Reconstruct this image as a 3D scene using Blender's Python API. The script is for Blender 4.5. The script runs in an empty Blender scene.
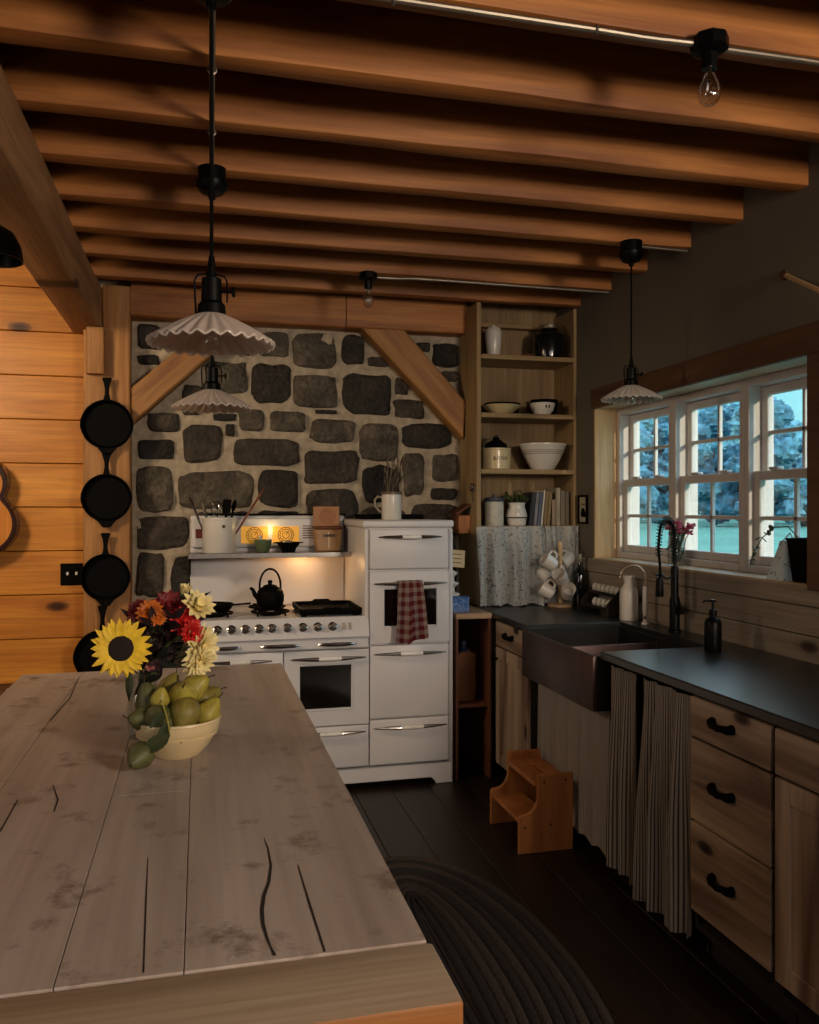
import bpy, bmesh, math, random
from mathutils import Vector, Matrix, Euler, noise
R = random.Random(7)
PI = math.pi
sc = bpy.context.scene
COL = sc.collection
V = Vector

# ------------------------------------------------------------------ camera
YAW = math.atan(209.5 / 840.0)
EYE = V((0, 0, 1.5))
cs, sn = math.cos(YAW), math.sin(YAW)
cam = bpy.data.cameras.new('camera')
cam.sensor_width = 36.0
cam.lens = 840.0 * 36.0 / 1024.0
cam.shift_y = -4.0 / 1024.0
cam.clip_start = 0.02
cam.clip_end = 600
camo = bpy.data.objects.new('camera', cam)
COL.objects.link(camo)
camo.location = EYE
camo.rotation_euler = (PI / 2, 0, -YAW)
sc.camera = camo


def at(px, py, X=None, Y=None, Z=None):
    """the point of the room seen at a pixel of the photograph on one real plane"""
    a, b = (px - 409.5) / 840.0, (508.0 - py) / 840.0
    D = V((cs * a + sn, cs - sn * a, b))
    if X is not None:
        k = X / D.x
    elif Y is not None:
        k = Y / D.y
    else:
        k = (Z - EYE.z) / D.z
    return EYE + D * k


# ------------------------------------------------------------------ colours and materials
def lin(c):
    if isinstance(c, str):
        c = c.lstrip('#')
        c = [int(c[i:i + 2], 16) / 255 for i in (0, 2, 4)]
    return tuple((x / 12.92 if x <= .04045 else ((x + .055) / 1.055) ** 2.4) for x in c) + (1,)


def newmat(name):
    m = bpy.data.materials.new(name)
    m.use_nodes = True
    nt = m.node_tree
    return m, nt, nt.nodes['Principled BSDF']


def N(nt, t, **kw):
    n = nt.nodes.new(t)
    for k, v in kw.items():
        if k.startswith('i_'):
            n.inputs[k[2:].replace('_', ' ')].default_value = v
        else:
            setattr(n, k, v)
    return n


def coords(nt, scale=(1, 1, 1), kind='Object', rot=(0, 0, 0)):
    tc = N(nt, 'ShaderNodeTexCoord')
    mp = N(nt, 'ShaderNodeMapping')
    mp.inputs['Scale'].default_value = scale
    mp.inputs['Rotation'].default_value = rot
    nt.links.new(tc.outputs[kind], mp.inputs['Vector'])
    return mp.outputs['Vector']


def ramp(nt, fac, stops):
    r = N(nt, 'ShaderNodeValToRGB')
    e = r.color_ramp.elements
    while len(e) < len(stops):
        e.new(.5)
    for el, (p, c) in zip(e, stops):
        el.position = p
        el.color = c if len(c) == 4 else tuple(c) + (1,)
    nt.links.new(fac, r.inputs['Fac'])
    return r.outputs['Color']


def mixc(nt, fac, a, b, mode='MIX'):
    m = N(nt, 'ShaderNodeMix', data_type='RGBA', blend_type=mode)
    for sock, v in ((m.inputs[0], fac), (m.inputs[6], a), (m.inputs[7], b)):
        if hasattr(v, 'links'):
            nt.links.new(v, sock)
        else:
            sock.default_value = v
    return m.outputs[2]


def bump(nt, bsdf, h, strength=.3, dist=.01):
    b = N(nt, 'ShaderNodeBump')
    b.inputs['Strength'].default_value = strength
    b.inputs['Distance'].default_value = dist
    nt.links.new(h, b.inputs['Height'])
    nt.links.new(b.outputs['Normal'], bsdf.inputs['Normal'])


def plain(name, col, rough=.5, metal=0., var=.12, scale=12, bmp=0., spec=.5, coat=0.):
    m, nt, b = newmat(name)
    c = lin(col)
    n = N(nt, 'ShaderNodeTexNoise', i_Scale=scale, i_Detail=4.)
    nt.links.new(coords(nt), n.inputs['Vector'])
    lo = tuple(x * (1 - var) for x in c[:3]) + (1,)
    hi = tuple(min(1, x * (1 + var)) for x in c[:3]) + (1,)
    nt.links.new(ramp(nt, n.outputs['Fac'], [(.3, lo), (.7, hi)]), b.inputs['Base Color'])
    b.inputs['Roughness'].default_value = rough
    b.inputs['Metallic'].default_value = metal
    b.inputs['Specular IOR Level'].default_value = spec
    b.inputs['Coat Weight'].default_value = coat
    if bmp:
        bump(nt, b, n.outputs['Fac'], bmp, .01)
    return m


def wood(name, light, dark, axis=0, scale=1., rough=.55, knots=0., knotcol='#2a1408', contrast=1., bmp=.25, spec=.4, blotch=None, thin=None, grain=.8):
    """streaky board: noise drawn out along one axis, with fine grain and dark knots"""
    m, nt, b = newmat(name)
    s = [9 * scale] * 3
    s[axis] = .9 * scale
    v = coords(nt, s)
    n1 = N(nt, 'ShaderNodeTexNoise', i_Scale=1.3, i_Detail=5., i_Distortion=.8)
    nt.links.new(v, n1.inputs['Vector'])
    s2 = [70 * scale] * 3
    s2[axis] = 2.5 * scale
    n2 = N(nt, 'ShaderNodeTexNoise', i_Scale=1.5, i_Detail=3.)
    nt.links.new(coords(nt, s2), n2.inputs['Vector'])
    k = .22 / contrast
    col = ramp(nt, n1.outputs['Fac'], [(.5 - k, lin(dark)), (.5 + k, lin(light))])
    g = ramp(nt, n2.outputs['Fac'], [(.3, (.72, .68, .64, 1)), (.62, (1, 1, 1, 1))])
    col = mixc(nt, grain, col, g, 'MULTIPLY')
    if blotch:
        n3 = N(nt, 'ShaderNodeTexNoise', i_Scale=blotch[1], i_Detail=9., i_Roughness=.72)
        nt.links.new(coords(nt), n3.inputs['Vector'])
        f = ramp(nt, n3.outputs['Fac'], [(blotch[2], (0, 0, 0, 1)), (blotch[2] + .14, (1, 1, 1, 1))])
        col = mixc(nt, f, col, lin(blotch[0]))
    if knots:
        s3 = [2.2 * knots] * 3
        s3[axis] = 1.0 * knots
        vv = coords(nt, s3)
        vo = N(nt, 'ShaderNodeTexVoronoi', i_Scale=1.)
        if thin is None:
            nt.links.new(vv, vo.inputs['Vector'])
        else:
            # knots run straight through the board, so only the face coordinates count
            vo.voronoi_dimensions = '2D'
            sx = N(nt, 'ShaderNodeSeparateXYZ')
            cx_ = N(nt, 'ShaderNodeCombineXYZ')
            nt.links.new(vv, sx.inputs[0])
            for q, k in enumerate([a for a in (0, 1, 2) if a != thin]):
                nt.links.new(sx.outputs[k], cx_.inputs[q])
            nt.links.new(cx_.outputs[0], vo.inputs['Vector'])
        f = ramp(nt, vo.outputs['Distance'], [(.025, (1, 1, 1, 1)), (.05, (.7, .7, .7, 1)), (.062, (.22, .22, .22, 1)), (.12, (0, 0, 0, 1))])
        col = mixc(nt, f, col, lin(knotcol))
    nt.links.new(col, b.inputs['Base Color'])
    b.inputs['Roughness'].default_value = rough
    b.inputs['Specular IOR Level'].default_value = spec
    if bmp:
        bump(nt, b, n2.outputs['Fac'], bmp, .004)
    return m


def glassy(name, tint=(1, 1, 1, 1), gloss=.08):
    m, nt, b = newmat(name)
    nt.nodes.remove(b)
    t = N(nt, 'ShaderNodeBsdfTransparent')
    n = N(nt, 'ShaderNodeTexNoise', i_Scale=3.)
    nt.links.new(coords(nt), n.inputs['Vector'])
    lo = tuple(x * .985 for x in tint[:3]) + (1,)
    nt.links.new(ramp(nt, n.outputs['Fac'], [(.3, lo), (.7, tint)]), t.inputs['Color'])
    g = N(nt, 'ShaderNodeBsdfGlossy', i_Roughness=.03)
    lw = N(nt, 'ShaderNodeLayerWeight', i_Blend=.25)
    mul = N(nt, 'ShaderNodeMath', operation='MULTIPLY_ADD')
    nt.links.new(lw.outputs['Fresnel'], mul.inputs[0])
    mul.inputs[1].default_value = .22
    mul.inputs[2].default_value = gloss * .2
    mx = N(nt, 'ShaderNodeMixShader')
    nt.links.new(mul.outputs[0], mx.inputs[0])
    nt.links.new(t.outputs[0], mx.inputs[1])
    nt.links.new(g.outputs[0], mx.inputs[2])
    nt.links.new(mx.outputs[0], nt.nodes['Material Output'].inputs['Surface'])
    return m


def cloth(name, stops, axis='u', freq=40., base=None, rough=.9):
    """woven stripes along the cloth's own width (UV)"""
    m, nt, b = newmat(name)
    tc = N(nt, 'ShaderNodeTexCoord')
    sx = N(nt, 'ShaderNodeSeparateXYZ')
    nt.links.new(tc.outputs['UV'], sx.inputs[0])
    mu = N(nt, 'ShaderNodeMath', operation='MULTIPLY')
    nt.links.new(sx.outputs[0 if axis == 'u' else 1], mu.inputs[0])
    mu.inputs[1].default_value = freq
    fr = N(nt, 'ShaderNodeMath', operation='FRACT')
    nt.links.new(mu.outputs[0], fr.inputs[0])
    col = ramp(nt, fr.outputs[0], stops)
    n = N(nt, 'ShaderNodeTexNoise', i_Scale=220.)
    nt.links.new(coords(nt), n.inputs['Vector'])
    col = mixc(nt, .5, col, ramp(nt, n.outputs['Fac'], [(.3, (.75, .75, .75, 1)), (.7, (1, 1, 1, 1))]), 'MULTIPLY')
    nt.links.new(col, b.inputs['Base Color'])
    b.inputs['Roughness'].default_value = rough
    b.inputs['Specular IOR Level'].default_value = .1
    return m


def plaid(name, c0, c1, fu, fv):
    m, nt, b = newmat(name)
    tc = N(nt, 'ShaderNodeTexCoord')
    sx = N(nt, 'ShaderNodeSeparateXYZ')
    nt.links.new(tc.outputs['UV'], sx.inputs[0])
    fs = []
    for k, f in ((0, fu), (1, fv)):
        mu = N(nt, 'ShaderNodeMath', operation='MULTIPLY')
        nt.links.new(sx.outputs[k], mu.inputs[0])
        mu.inputs[1].default_value = f
        fr = N(nt, 'ShaderNodeMath', operation='FRACT')
        nt.links.new(mu.outputs[0], fr.inputs[0])
        fs.append(ramp(nt, fr.outputs[0], [(.42, (0, 0, 0, 1)), (.5, (.55, .55, .55, 1)), (.92, (.55, .55, .55, 1)), (1., (0, 0, 0, 1))]))
    s = mixc(nt, 1., fs[0], fs[1], 'ADD')
    nt.links.new(ramp(nt, s, [(0., lin(c0)), (.5, tuple((a + b_) / 2 for a, b_ in zip(lin(c0), lin(c1)))), (1., lin(c1))]), b.inputs['Base Color'])
    b.inputs['Roughness'].default_value = .95
    b.inputs['Specular IOR Level'].default_value = .1
    return m


def floral(name, ground, petal, leaf, sc_=28., kind='Object', thr=.22):
    """printed sprigs on a pale ground"""
    m, nt, b = newmat(name)
    v = coords(nt, (1, 1, 1), kind)
    vo = N(nt, 'ShaderNodeTexVoronoi', i_Scale=sc_)
    nz = N(nt, 'ShaderNodeTexNoise', i_Scale=sc_ * 1.6, i_Detail=2.)
    nt.links.new(v, nz.inputs['Vector'])
    vv = mixc(nt, .05, v, nz.outputs['Color'], 'LINEAR_LIGHT')
    nt.links.new(vv, vo.inputs['Vector'])
    f1 = ramp(nt, vo.outputs['Distance'], [(thr, (1, 1, 1, 1)), (thr + .08, (0, 0, 0, 1))])
    col = mixc(nt, f1, lin(ground), lin(petal))
    v2 = N(nt, 'ShaderNodeTexVoronoi', i_Scale=sc_ * 1.9)
    nt.links.new(vv, v2.inputs['Vector'])
    f2 = ramp(nt, v2.outputs['Distance'], [(thr * .85, (.8, .8, .8, 1)), (thr * .85 + .1, (0, 0, 0, 1))])
    col = mixc(nt, f2, col, lin(leaf))
    nt.links.new(col, b.inputs['Base Color'])
    b.inputs['Roughness'].default_value = .85
    b.inputs['Specular IOR Level'].default_value = .2
    return m


def emit(name, col, strength):
    m, nt, b = newmat(name)
    n = N(nt, 'ShaderNodeTexNoise', i_Scale=30.)
    nt.links.new(coords(nt), n.inputs['Vector'])
    c = lin(col)
    nt.links.new(ramp(nt, n.outputs['Fac'], [(.3, tuple(x * .85 for x in c[:3]) + (1,)), (.7, c)]), b.inputs['Emission Color'])
    b.inputs['Emission Strength'].default_value = strength
    b.inputs['Base Color'].default_value = c
    return m


def milk_glass(name, col):
    m, nt, b = newmat(name)
    nt.nodes.remove(b)
    n = N(nt, 'ShaderNodeTexNoise', i_Scale=14.)
    nt.links.new(coords(nt), n.inputs['Vector'])
    c = lin(col)
    cc = ramp(nt, n.outputs['Fac'], [(.3, tuple(x * .94 for x in c[:3]) + (1,)), (.7, c)])
    d = N(nt, 'ShaderNodeBsdfDiffuse')
    t = N(nt, 'ShaderNodeBsdfTranslucent')
    g = N(nt, 'ShaderNodeBsdfGlossy', i_Roughness=.18)
    nt.links.new(cc, d.inputs['Color'])
    nt.links.new(cc, t.inputs['Color'])
    m1 = N(nt, 'ShaderNodeMixShader')
    m1.inputs[0].default_value = .55
    nt.links.new(d.outputs[0], m1.inputs[1])
    nt.links.new(t.outputs[0], m1.inputs[2])
    m2 = N(nt, 'ShaderNodeMixShader')
    m2.inputs[0].default_value = .05
    nt.links.new(m1.outputs[0], m2.inputs[1])
    nt.links.new(g.outputs[0], m2.inputs[2])
    nt.links.new(m2.outputs[0], nt.nodes['Material Output'].inputs['Surface'])
    return m


# ------------------------------------------------------------------ mesh builder
class MB:
    def __init__(s):
        s.bm = bmesh.new()
        s.uv = s.bm.loops.layers.uv.new('UVMap')

    def _fin(s, faces, m):
        for f in faces:
            f.material_index = m
            f.smooth = True

    def box(s, x0, x1, y0, y1, z0, z1, m=0, bev=0., M=None, seg=1):
        if x0 > x1: x0, x1 = x1, x0
        if y0 > y1: y0, y1 = y1, y0
        if z0 > z1: z0, z1 = z1, z0
        P = [V((x, y, z)) for x in (x0, x1) for y in (y0, y1) for z in (z0, z1)]
        if M: P = [M @ p for p in P]
        v = [s.bm.verts.new(p) for p in P]
        F = [s.bm.faces.new([v[i] for i in q]) for q in ((0, 1, 3, 2), (4, 6, 7, 5), (0, 4, 5, 1), (2, 3, 7, 6), (0, 2, 6, 4), (1, 5, 7, 3))]
        s._fin(F, m)
        if bev:
            ed = list({e for f in F for e in f.edges})
            r = bmesh.ops.bevel(s.bm, geom=ed, offset=bev, segments=seg, affect='EDGES', profile=.5)
            s._fin(r['faces'], m)
        return s

    def rough_beam(s, p0, p1, w, h, m=0, cuts=14, jit=.006, bev=.012, seed=0, up=(0, 0, 1)):
        """a sawn timber: bevelled section swept along p0-p1 with small wander"""
        p0, p1 = V(p0), V(p1)
        d = (p1 - p0).normalized()
        upv = V(up)
        side = d.cross(upv).normalized()
        upv = side.cross(d).normalized()
        sec = []
        b = bev
        for sx, sz in ((-1, -1), (1, -1), (1, 1), (-1, 1)):
            cx, cz = sx * w / 2, sz * h / 2
            if sx * sz > 0:
                sec += [(cx, cz - sz * b), (cx - sx * b * .3, cz - sz * b * .3), (cx - sx * b, cz)] if sx < 0 else [(cx, cz - sz * b), (cx - sx * b * .3, cz - sz * b * .3), (cx - sx * b, cz)]
            else:
                sec += [(cx - sx * b, cz), (cx - sx * b * .3, cz - sz * b * .3), (cx, cz - sz * b)]
        rings = []
        for i in range(cuts + 1):
            t = i / cuts
            c = p0.lerp(p1, t)
            ring = []
            for (a, z) in sec:
                q = V((t * 6 + seed * 7.3, a * 9, z * 9))
                o = noise.noise(q) * jit
                o2 = noise.noise(q + V((31, 5, 2))) * jit
                ring.append(s.bm.verts.new(c + side * (a + o) + upv * (z + o2)))
            rings.append(ring)
        F = []
        n = len(sec)
        for i in range(cuts):
            for j in range(n):
                F.append(s.bm.faces.new((rings[i][j], rings[i][(j + 1) % n], rings[i + 1][(j + 1) % n], rings[i + 1][j])))
        F.append(s.bm.faces.new(rings[0][::-1]))
        F.append(s.bm.faces.new(rings[-1]))
        s._fin(F, m)
        return s

    def lathe(s, prof, n=24, m=0, M=None, rip=None, arc=None):
        M = M or Matrix()
        rings = []
        cnt = n if arc is None else n + 1
        for k, (r, z) in enumerate(prof):
            if r < 1e-6:
                rings.append([s.bm.verts.new(M @ V((0, 0, z)))])
            else:
                ring = []
                for i in range(cnt):
                    a = (2 * PI if arc is None else arc) * i / n
                    rr, zz = (r, z) if rip is None else rip(r, z, a, k)
                    ring.append(s.bm.verts.new(M @ V((rr * math.cos(a), rr * math.sin(a), zz))))
                rings.append(ring)
        F = []
        for A, B in zip(rings, rings[1:]):
            if len(A) == 1 and len(B) == 1: continue
            for i in range(n):
                j = (i + 1) % cnt
                if len(A) == 1: F.append(s.bm.faces.new((A[0], B[j], B[i])))
                elif len(B) == 1: F.append(s.bm.faces.new((A[i], A[j], B[0])))
                else: F.append(s.bm.faces.new((A[i], A[j], B[j], B[i])))
        s._fin(F, m)
        return s

    def cyl(s, c, r, h, n=20, m=0, M=None, r2=None, bev=0.):
        r2 = r if r2 is None else r2
        T = (M or Matrix()) @ Matrix.Translation(c)
        if bev:
            return s.lathe([(0, 0), (r - bev, 0), (r, bev), (r2, h - bev), (r2 - bev, h), (0, h)], n, m, T)
        return s.lathe([(0, 0), (r, 0), (r2, h), (0, h)], n, m, T)

    def tube(s, pts, r, n=8, m=0, closed=False, flat=1.):
        pts = [V(p) for p in pts]
        L = len(pts)
        rs = r if isinstance(r, (list, tuple)) else [r] * L
        prev = None
        rings = []
        for i in range(L):
            if closed: t = pts[(i + 1) % L] - pts[i - 1]
            else: t = pts[min(i + 1, L - 1)] - pts[max(i - 1, 0)]
            t.normalize()
            if prev is None:
                a = V((0, 0, 1)) if abs(t.z) < .9 else V((1, 0, 0))
                nrm = t.cross(a).normalized()
            else:
                nrm = (prev - t * prev.dot(t))
                nrm = nrm.normalized() if nrm.length > 1e-6 else t.orthogonal().normalized()
            prev = nrm
            bn = t.cross(nrm)
            rings.append([s.bm.verts.new(pts[i] + (nrm * math.cos(2 * PI * k / n) + bn * math.sin(2 * PI * k / n) * flat) * rs[i]) for k in range(n)])
        F = []
        for i in range(L if closed else L - 1):
            A, B = rings[i], rings[(i + 1) % L]
            for k in range(n):
                F.append(s.bm.faces.new((A[k], A[(k + 1) % n], B[(k + 1) % n], B[k])))
        if not closed:
            F.append(s.bm.faces.new(rings[0][::-1]))
            F.append(s.bm.faces.new(rings[-1]))
        s._fin(F, m)
        return s

    def prism(s, poly, plane, a, b, m=0, bev=0.):
        def mk(u, v, w):
            return {'XZ': V((u, w, v)), 'YZ': V((w, u, v)), 'XY': V((u, v, w))}[plane]
        A = [s.bm.verts.new(mk(u, v, a)) for u, v in poly]
        B = [s.bm.verts.new(mk(u, v, b)) for u, v in poly]
        n = len(poly)
        F = [s.bm.faces.new(A), s.bm.faces.new(B[::-1])]
        for i in range(n):
            F.append(s.bm.faces.new((A[i], B[i], B[(i + 1) % n], A[(i + 1) % n])))
        s._fin(F, m)
        bmesh.ops.recalc_face_normals(s.bm, faces=F)
        if bev:
            ed = list({e for f in F[:2] for e in f.edges})
            r = bmesh.ops.bevel(s.bm, geom=ed, offset=bev, segments=1, affect='EDGES', profile=.5)
            s._fin(r['faces'], m)
        return s

    def ball(s, c, r, n=16, k=10, m=0, M=None, f=None):
        """ellipsoid, optionally deformed by f(unit vector) -> scale"""
        if not isinstance(r, (tuple, list)): r = (r, r, r)
        T = (M or Matrix()) if M else Matrix.Translation(c)
        rings = []
        for i in range(k + 1):
            th = PI * i / k
            if i in (0, k):
                u = V((0, 0, math.cos(th)))
                q = u * (f(u) if f else 1)
                rings.append([s.bm.verts.new(T @ V((q.x * r[0], q.y * r[1], q.z * r[2])))])
                continue
            ring = []
            for j in range(n):
                ph = 2 * PI * j / n
                u = V((math.sin(th) * math.cos(ph), math.sin(th) * math.sin(ph), math.cos(th)))
                q = u * (f(u) if f else 1)
                ring.append(s.bm.verts.new(T @ V((q.x * r[0], q.y * r[1], q.z * r[2]))))
            rings.append(ring)
        F = []
        for A, B in zip(rings, rings[1:]):
            for j in range(n):
                l = (j + 1) % n
                if len(A) == 1: F.append(s.bm.faces.new((A[0], B[j], B[l])))
                elif len(B) == 1: F.append(s.bm.faces.new((A[j], B[0], A[l])))
                else: F.append(s.bm.faces.new((A[j], B[j], B[l], A[l])))
        s._fin(F, m)
        return s

    def grid(s, fn, nu, nv, m=0, thick=0., uvs=(1, 1)):
        vs = [[s.bm.verts.new(fn(i / nu, j / nv)) for j in range(nv + 1)] for i in range(nu + 1)]
        F = []
        for i in range(nu):
            for j in range(nv):
                f = s.bm.faces.new((vs[i][j], vs[i + 1][j], vs[i + 1][j + 1], vs[i][j + 1]))
                for lp, (a, b) in zip(f.loops, ((i, j), (i + 1, j), (i + 1, j + 1), (i, j + 1))):
                    lp[s.uv].uv = (a / nu * uvs[0], b / nv * uvs[1])
                F.append(f)
        s._fin(F, m)
        if thick:
            r = bmesh.ops.solidify(s.bm, geom=F, thickness=thick)
            s._fin([g for g in r['geom'] if isinstance(g, bmesh.types.BMFace)], m)
        return s

    def build(s, name, mats, parent=None, org=None, ang=.6, flat=False, norm=True):
        if norm:
            bmesh.ops.recalc_face_normals(s.bm, faces=s.bm.faces[:])
        o_ = V(org) if org is not None else V((0, 0, 0))
        if parent is not None:
            r = parent
            while r.parent: r = r.parent
            o_ = V(r.location)
        if o_.length:
            bmesh.ops.translate(s.bm, verts=s.bm.verts[:], vec=-o_)
        me = bpy.data.meshes.new(name)
        s.bm.to_mesh(me)
        s.bm.free()
        for m in (mats if isinstance(mats, (list, tuple)) else [mats]):
            me.materials.append(m)
        if flat:
            for p in me.polygons: p.use_smooth = False
        else:
            me.set_sharp_from_angle(angle=ang)
        o = bpy.data.objects.new(name, me)
        COL.objects.link(o)
        if parent is not None: o.parent = parent
        elif org is not None: o.location = o_
        return o


def tag(o, label=None, cat=None, group=None, kind=None):
    if label: o['label'] = label
    if cat: o['category'] = cat
    if group: o['group'] = group
    if kind: o['kind'] = kind
    return o


def T(name, label, cat, loc=(0, 0, 0), group=None):
    o = bpy.data.objects.new(name, None)
    COL.objects.link(o)
    o.location = loc
    o.empty_display_size = .05
    return tag(o, label, cat, group)


def struct(o):
    o['kind'] = 'structure'
    return o


def kids(o):
    return [c for c in bpy.data.objects if c.parent == o]


def dup(o, loc=None, rot=None, label=None, scale=None, parent=None):
    c = o.copy()
    COL.objects.link(c)
    if parent is not None: c.parent = parent
    if loc is not None: c.location = loc
    if rot is not None: c.rotation_euler = rot
    if scale is not None: c.scale = scale if isinstance(scale, (tuple, list)) else (scale,) * 3
    if label: c['label'] = label
    for k in kids(o): dup(k, parent=c)
    return c


def arc(c, r, a0, a1, n, plane='XZ'):
    out = []
    for i in range(n + 1):
        a = a0 + (a1 - a0) * i / n
        u, v = r * math.cos(a), r * math.sin(a)
        out.append(V(c) + (V((u, 0, v)) if plane == 'XZ' else V((0, u, v)) if plane == 'YZ' else V((u, v, 0))))
    return out


def frame_to(nrm, c=(0, 0, 0), spin=0):
    q = V(nrm).normalized().to_track_quat('Z', 'Y')
    return Matrix.Translation(c) @ q.to_matrix().to_4x4() @ Matrix.Rotation(spin, 4, 'Z')
# ------------------------------------------------------------------ palette
M = {}
M['joist_wood'] = wood('old orange pine', '#c27f40', '#80481f', 0, .8, .55, .62, '#2e160a', 1.2, thin=1)
M['beam_wood_y'] = wood('old pine along depth', '#b28760', '#7e5636', 1, 1., .6, .8, thin=0)
M['beam_wood_z'] = wood('old pine upright', '#c08c54', '#8e5e30', 2, 1., .6, .8)
M['pine_wall'] = wood('varnished pine board', '#dc983e', '#b46c24', 0, .8, .42, .9, '#3a1a08', thin=1)
M['subfloor'] = wood('dark subfloor', '#4a2e1a', '#2c1a0e', 1, 1., .8)
M['plaster'] = plain('taupe plaster', '#6b6255', .9, var=.06, scale=5, bmp=.1)
M['board_wall'] = wood('limed board', '#a59a8c', '#837766', 1, .8, .7, 1.1, '#3a2a1e', .8, thin=0)
M['floor_wood'] = wood('dark floorboard', '#2c201a', '#19110c', 1, 1., .42, .5, '#120a06')
M['table_wood'] = wood('weathered table board', '#bcaea5', '#9b8c82', 1, .55, .45, 0, contrast=1.0, bmp=.1, blotch=('#6a584d', 8., .55), grain=.45)
M['table_end'] = wood('weathered table end board', '#ad9a84', '#8a7662', 0, .8, .45, .0, contrast=1.3, bmp=.15, blotch=('#6a543e', 5., .64))
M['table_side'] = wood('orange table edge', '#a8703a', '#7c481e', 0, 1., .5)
M['crack'] = plain('dark split', '#1c120c', .9)
M['mortar'] = plain('lime mortar', '#a89a86', .95, var=.22, scale=24, bmp=.8)
M['black_iron'] = plain('black iron', '#080707', .6, .0, .2, 40, .1, spec=.06)
M['black_satin'] = plain('black satin metal', '#070708', .4, .0, .1, spec=.12)
M['black_matt'] = plain('black matt', '#080707', .8, 0, .15, spec=.08)
M['enamel'] = plain('cream white enamel', '#d6d4d6', .38, 0, .02, 3, spec=.4)
M['enamel_dark'] = plain('dark gap', '#1a1512', .8)
M['chrome'] = plain('worn chrome', '#a8a4a0', .22, 1., .05)
M['white_plastic'] = plain('white grip', '#e6e2dd', .3)
M['oven_glass'] = plain('dark oven glass', '#0d0907', .08, 0, .2, spec=.7)
M['dial_lit'] = emit('lit dial', '#d89a34', .55)
M['dial_ring'] = plain('brown dial ring', '#6b4a22', .5)
M['label_red'] = plain('red brown plate', '#6e2a1c', .5)
M['soapstone'] = plain('dark soapstone', '#121418', .33, 0, .25, 7, .02, spec=1.)
M['cab_wood'] = wood('pale hickory', '#bfa892', '#705848', 1, .7, .5, 1.3, '#24130a', 1.5, thin=0)
M['cab_wood_v'] = wood('pale hickory upright', '#bfa892', '#705848', 2, .7, .5, 1.3, '#24130a', 1.5, thin=0)
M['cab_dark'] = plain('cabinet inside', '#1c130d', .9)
M['copper'] = plain('dark copper', '#4c3a38', .40, .6, .25, 9, .1)
M['copper_in'] = plain('blackened sink', '#14110f', .55, .3, .2)
M['ticking'] = cloth('ticking stripe', [(0., lin('#d2c8bd')), (.5, lin('#d2c8bd')), (.58, lin('#625a60')), (.90, lin('#625a60')), (1., lin('#d2c8bd'))], 'u', 52.)
M['ticking_fine'] = cloth('fine stripe linen', [(0., lin('#dad2cc')), (.5, lin('#dad2cc')), (.62, lin('#9a908c')), (.88, lin('#9a908c')), (1., lin('#dad2cc'))], 'u', 64.)
M['floral_cloth'] = floral('sprigged cotton', '#e4e4e0', '#6c6468', '#808c92', 23., 'UV', .21)
M['shelf_wood'] = wood('pale shelf board', '#b49a72', '#927650', 0, .8, .6)
M['shelf_wood_z'] = wood('pale upright board', '#b0966e', '#8e724c', 2, .8, .6)
M['shelf_back'] = wood('shelf back board', '#a48c66', '#84694a', 2, .8, .7)
M['stool_wood'] = wood('honey pine stool', '#c07e48', '#955a2c', 2, 1., .5, .6, '#4a220e')
M['open_wood'] = wood('pale pine slab', '#b89a7c', '#96765a', 0, 1., .5)
M['open_side'] = wood('red brown board', '#7a4a32', '#55301e', 2, 1., .6)
M['window_white'] = plain('white window paint', '#cfc9c6', .45, 0, .03)
M['jamb_wood'] = wood('pale jamb pine', '#e6c79c', '#cfa978', 2, .8, .5, .5)
M['casing_wood'] = wood('dark casing board', '#6e4e36', '#4e3524', 1, .8, .6, .7)
M['sill_wood'] = wood('pale sill pine', '#cfb492', '#ab8e6a', 1, .8, .5)
M['pane'] = glassy('window pane', (.96, .99, .99, 1), .1)
M['clear'] = glassy('clear glass', (.93, .95, .94, 1), .3)
M['steel'] = plain('galvanised conduit', '#9a9082', .5, 1., .08)
M['milk'] = milk_glass('ruffled milk glass', '#f6ebe2')
M['bulb_glass'] = glassy('bulb glass', (.95, .93, .9, 1), 1.0)
M['brass'] = plain('aged brass', '#8a6a35', .35, 1., .1)
M['white_china'] = plain('white china', '#d9d3ca', .3, 0, .03, coat=.2)
M['cream_china'] = plain('cream stoneware', '#d2bd92', .35, 0, .05, coat=.2)
M['cream_band'] = plain('grey glaze band', '#9a8f80', .4)
M['crock_ink'] = plain('grey brown ink', '#57483a', .6)
M['green_china'] = plain('green glaze', '#5c6a4c', .35, 0, .1)
M['pear'] = wood('russet green pear', '#8f8a3a', '#6e5a2c', 2, 5., .5, 0, contrast=.8, bmp=.05)
M['pear_yellow'] = wood('yellow green pear', '#b8b046', '#8d7a34', 2, 5., .5, 0, contrast=.8, bmp=.05)
M['pear_dark'] = wood('dull green fruit', '#666a3e', '#47452c', 2, 5., .5, 0, contrast=.8, bmp=.05)
M['stem_brown'] = plain('brown stem', '#3a2816', .8)
M['leaf'] = plain('green leaf', '#3f4a26', .6, 0, .3, 20)
M['leaf_dark'] = plain('dark foliage', '#1c2016', .7, 0, .35, 20)
M['leaf_burgundy'] = plain('burgundy foliage', '#2c1318', .7, 0, .3, 20)
M['petal_yellow'] = plain('yellow petal', '#f0c52c', .6, 0, .2, 30)
M['seed'] = plain('dark seed head', '#1d0f0b', .9, 0, .4, 120, .6)
M['petal_cream'] = plain('cream petal', '#efdfa0', .6, 0, .1, 30)
M['petal_red'] = plain('scarlet petal', '#c41f1a', .6, 0, .2, 30)
M['petal_orange'] = plain('orange petal', '#c8691c', .6, 0, .3, 30)
M['petal_dark'] = plain('dark red petal', '#7a1a1e', .6, 0, .2, 30)
M['petal_pink'] = plain('pink red blossom', '#b0405a', .6, 0, .25, 40)
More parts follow.
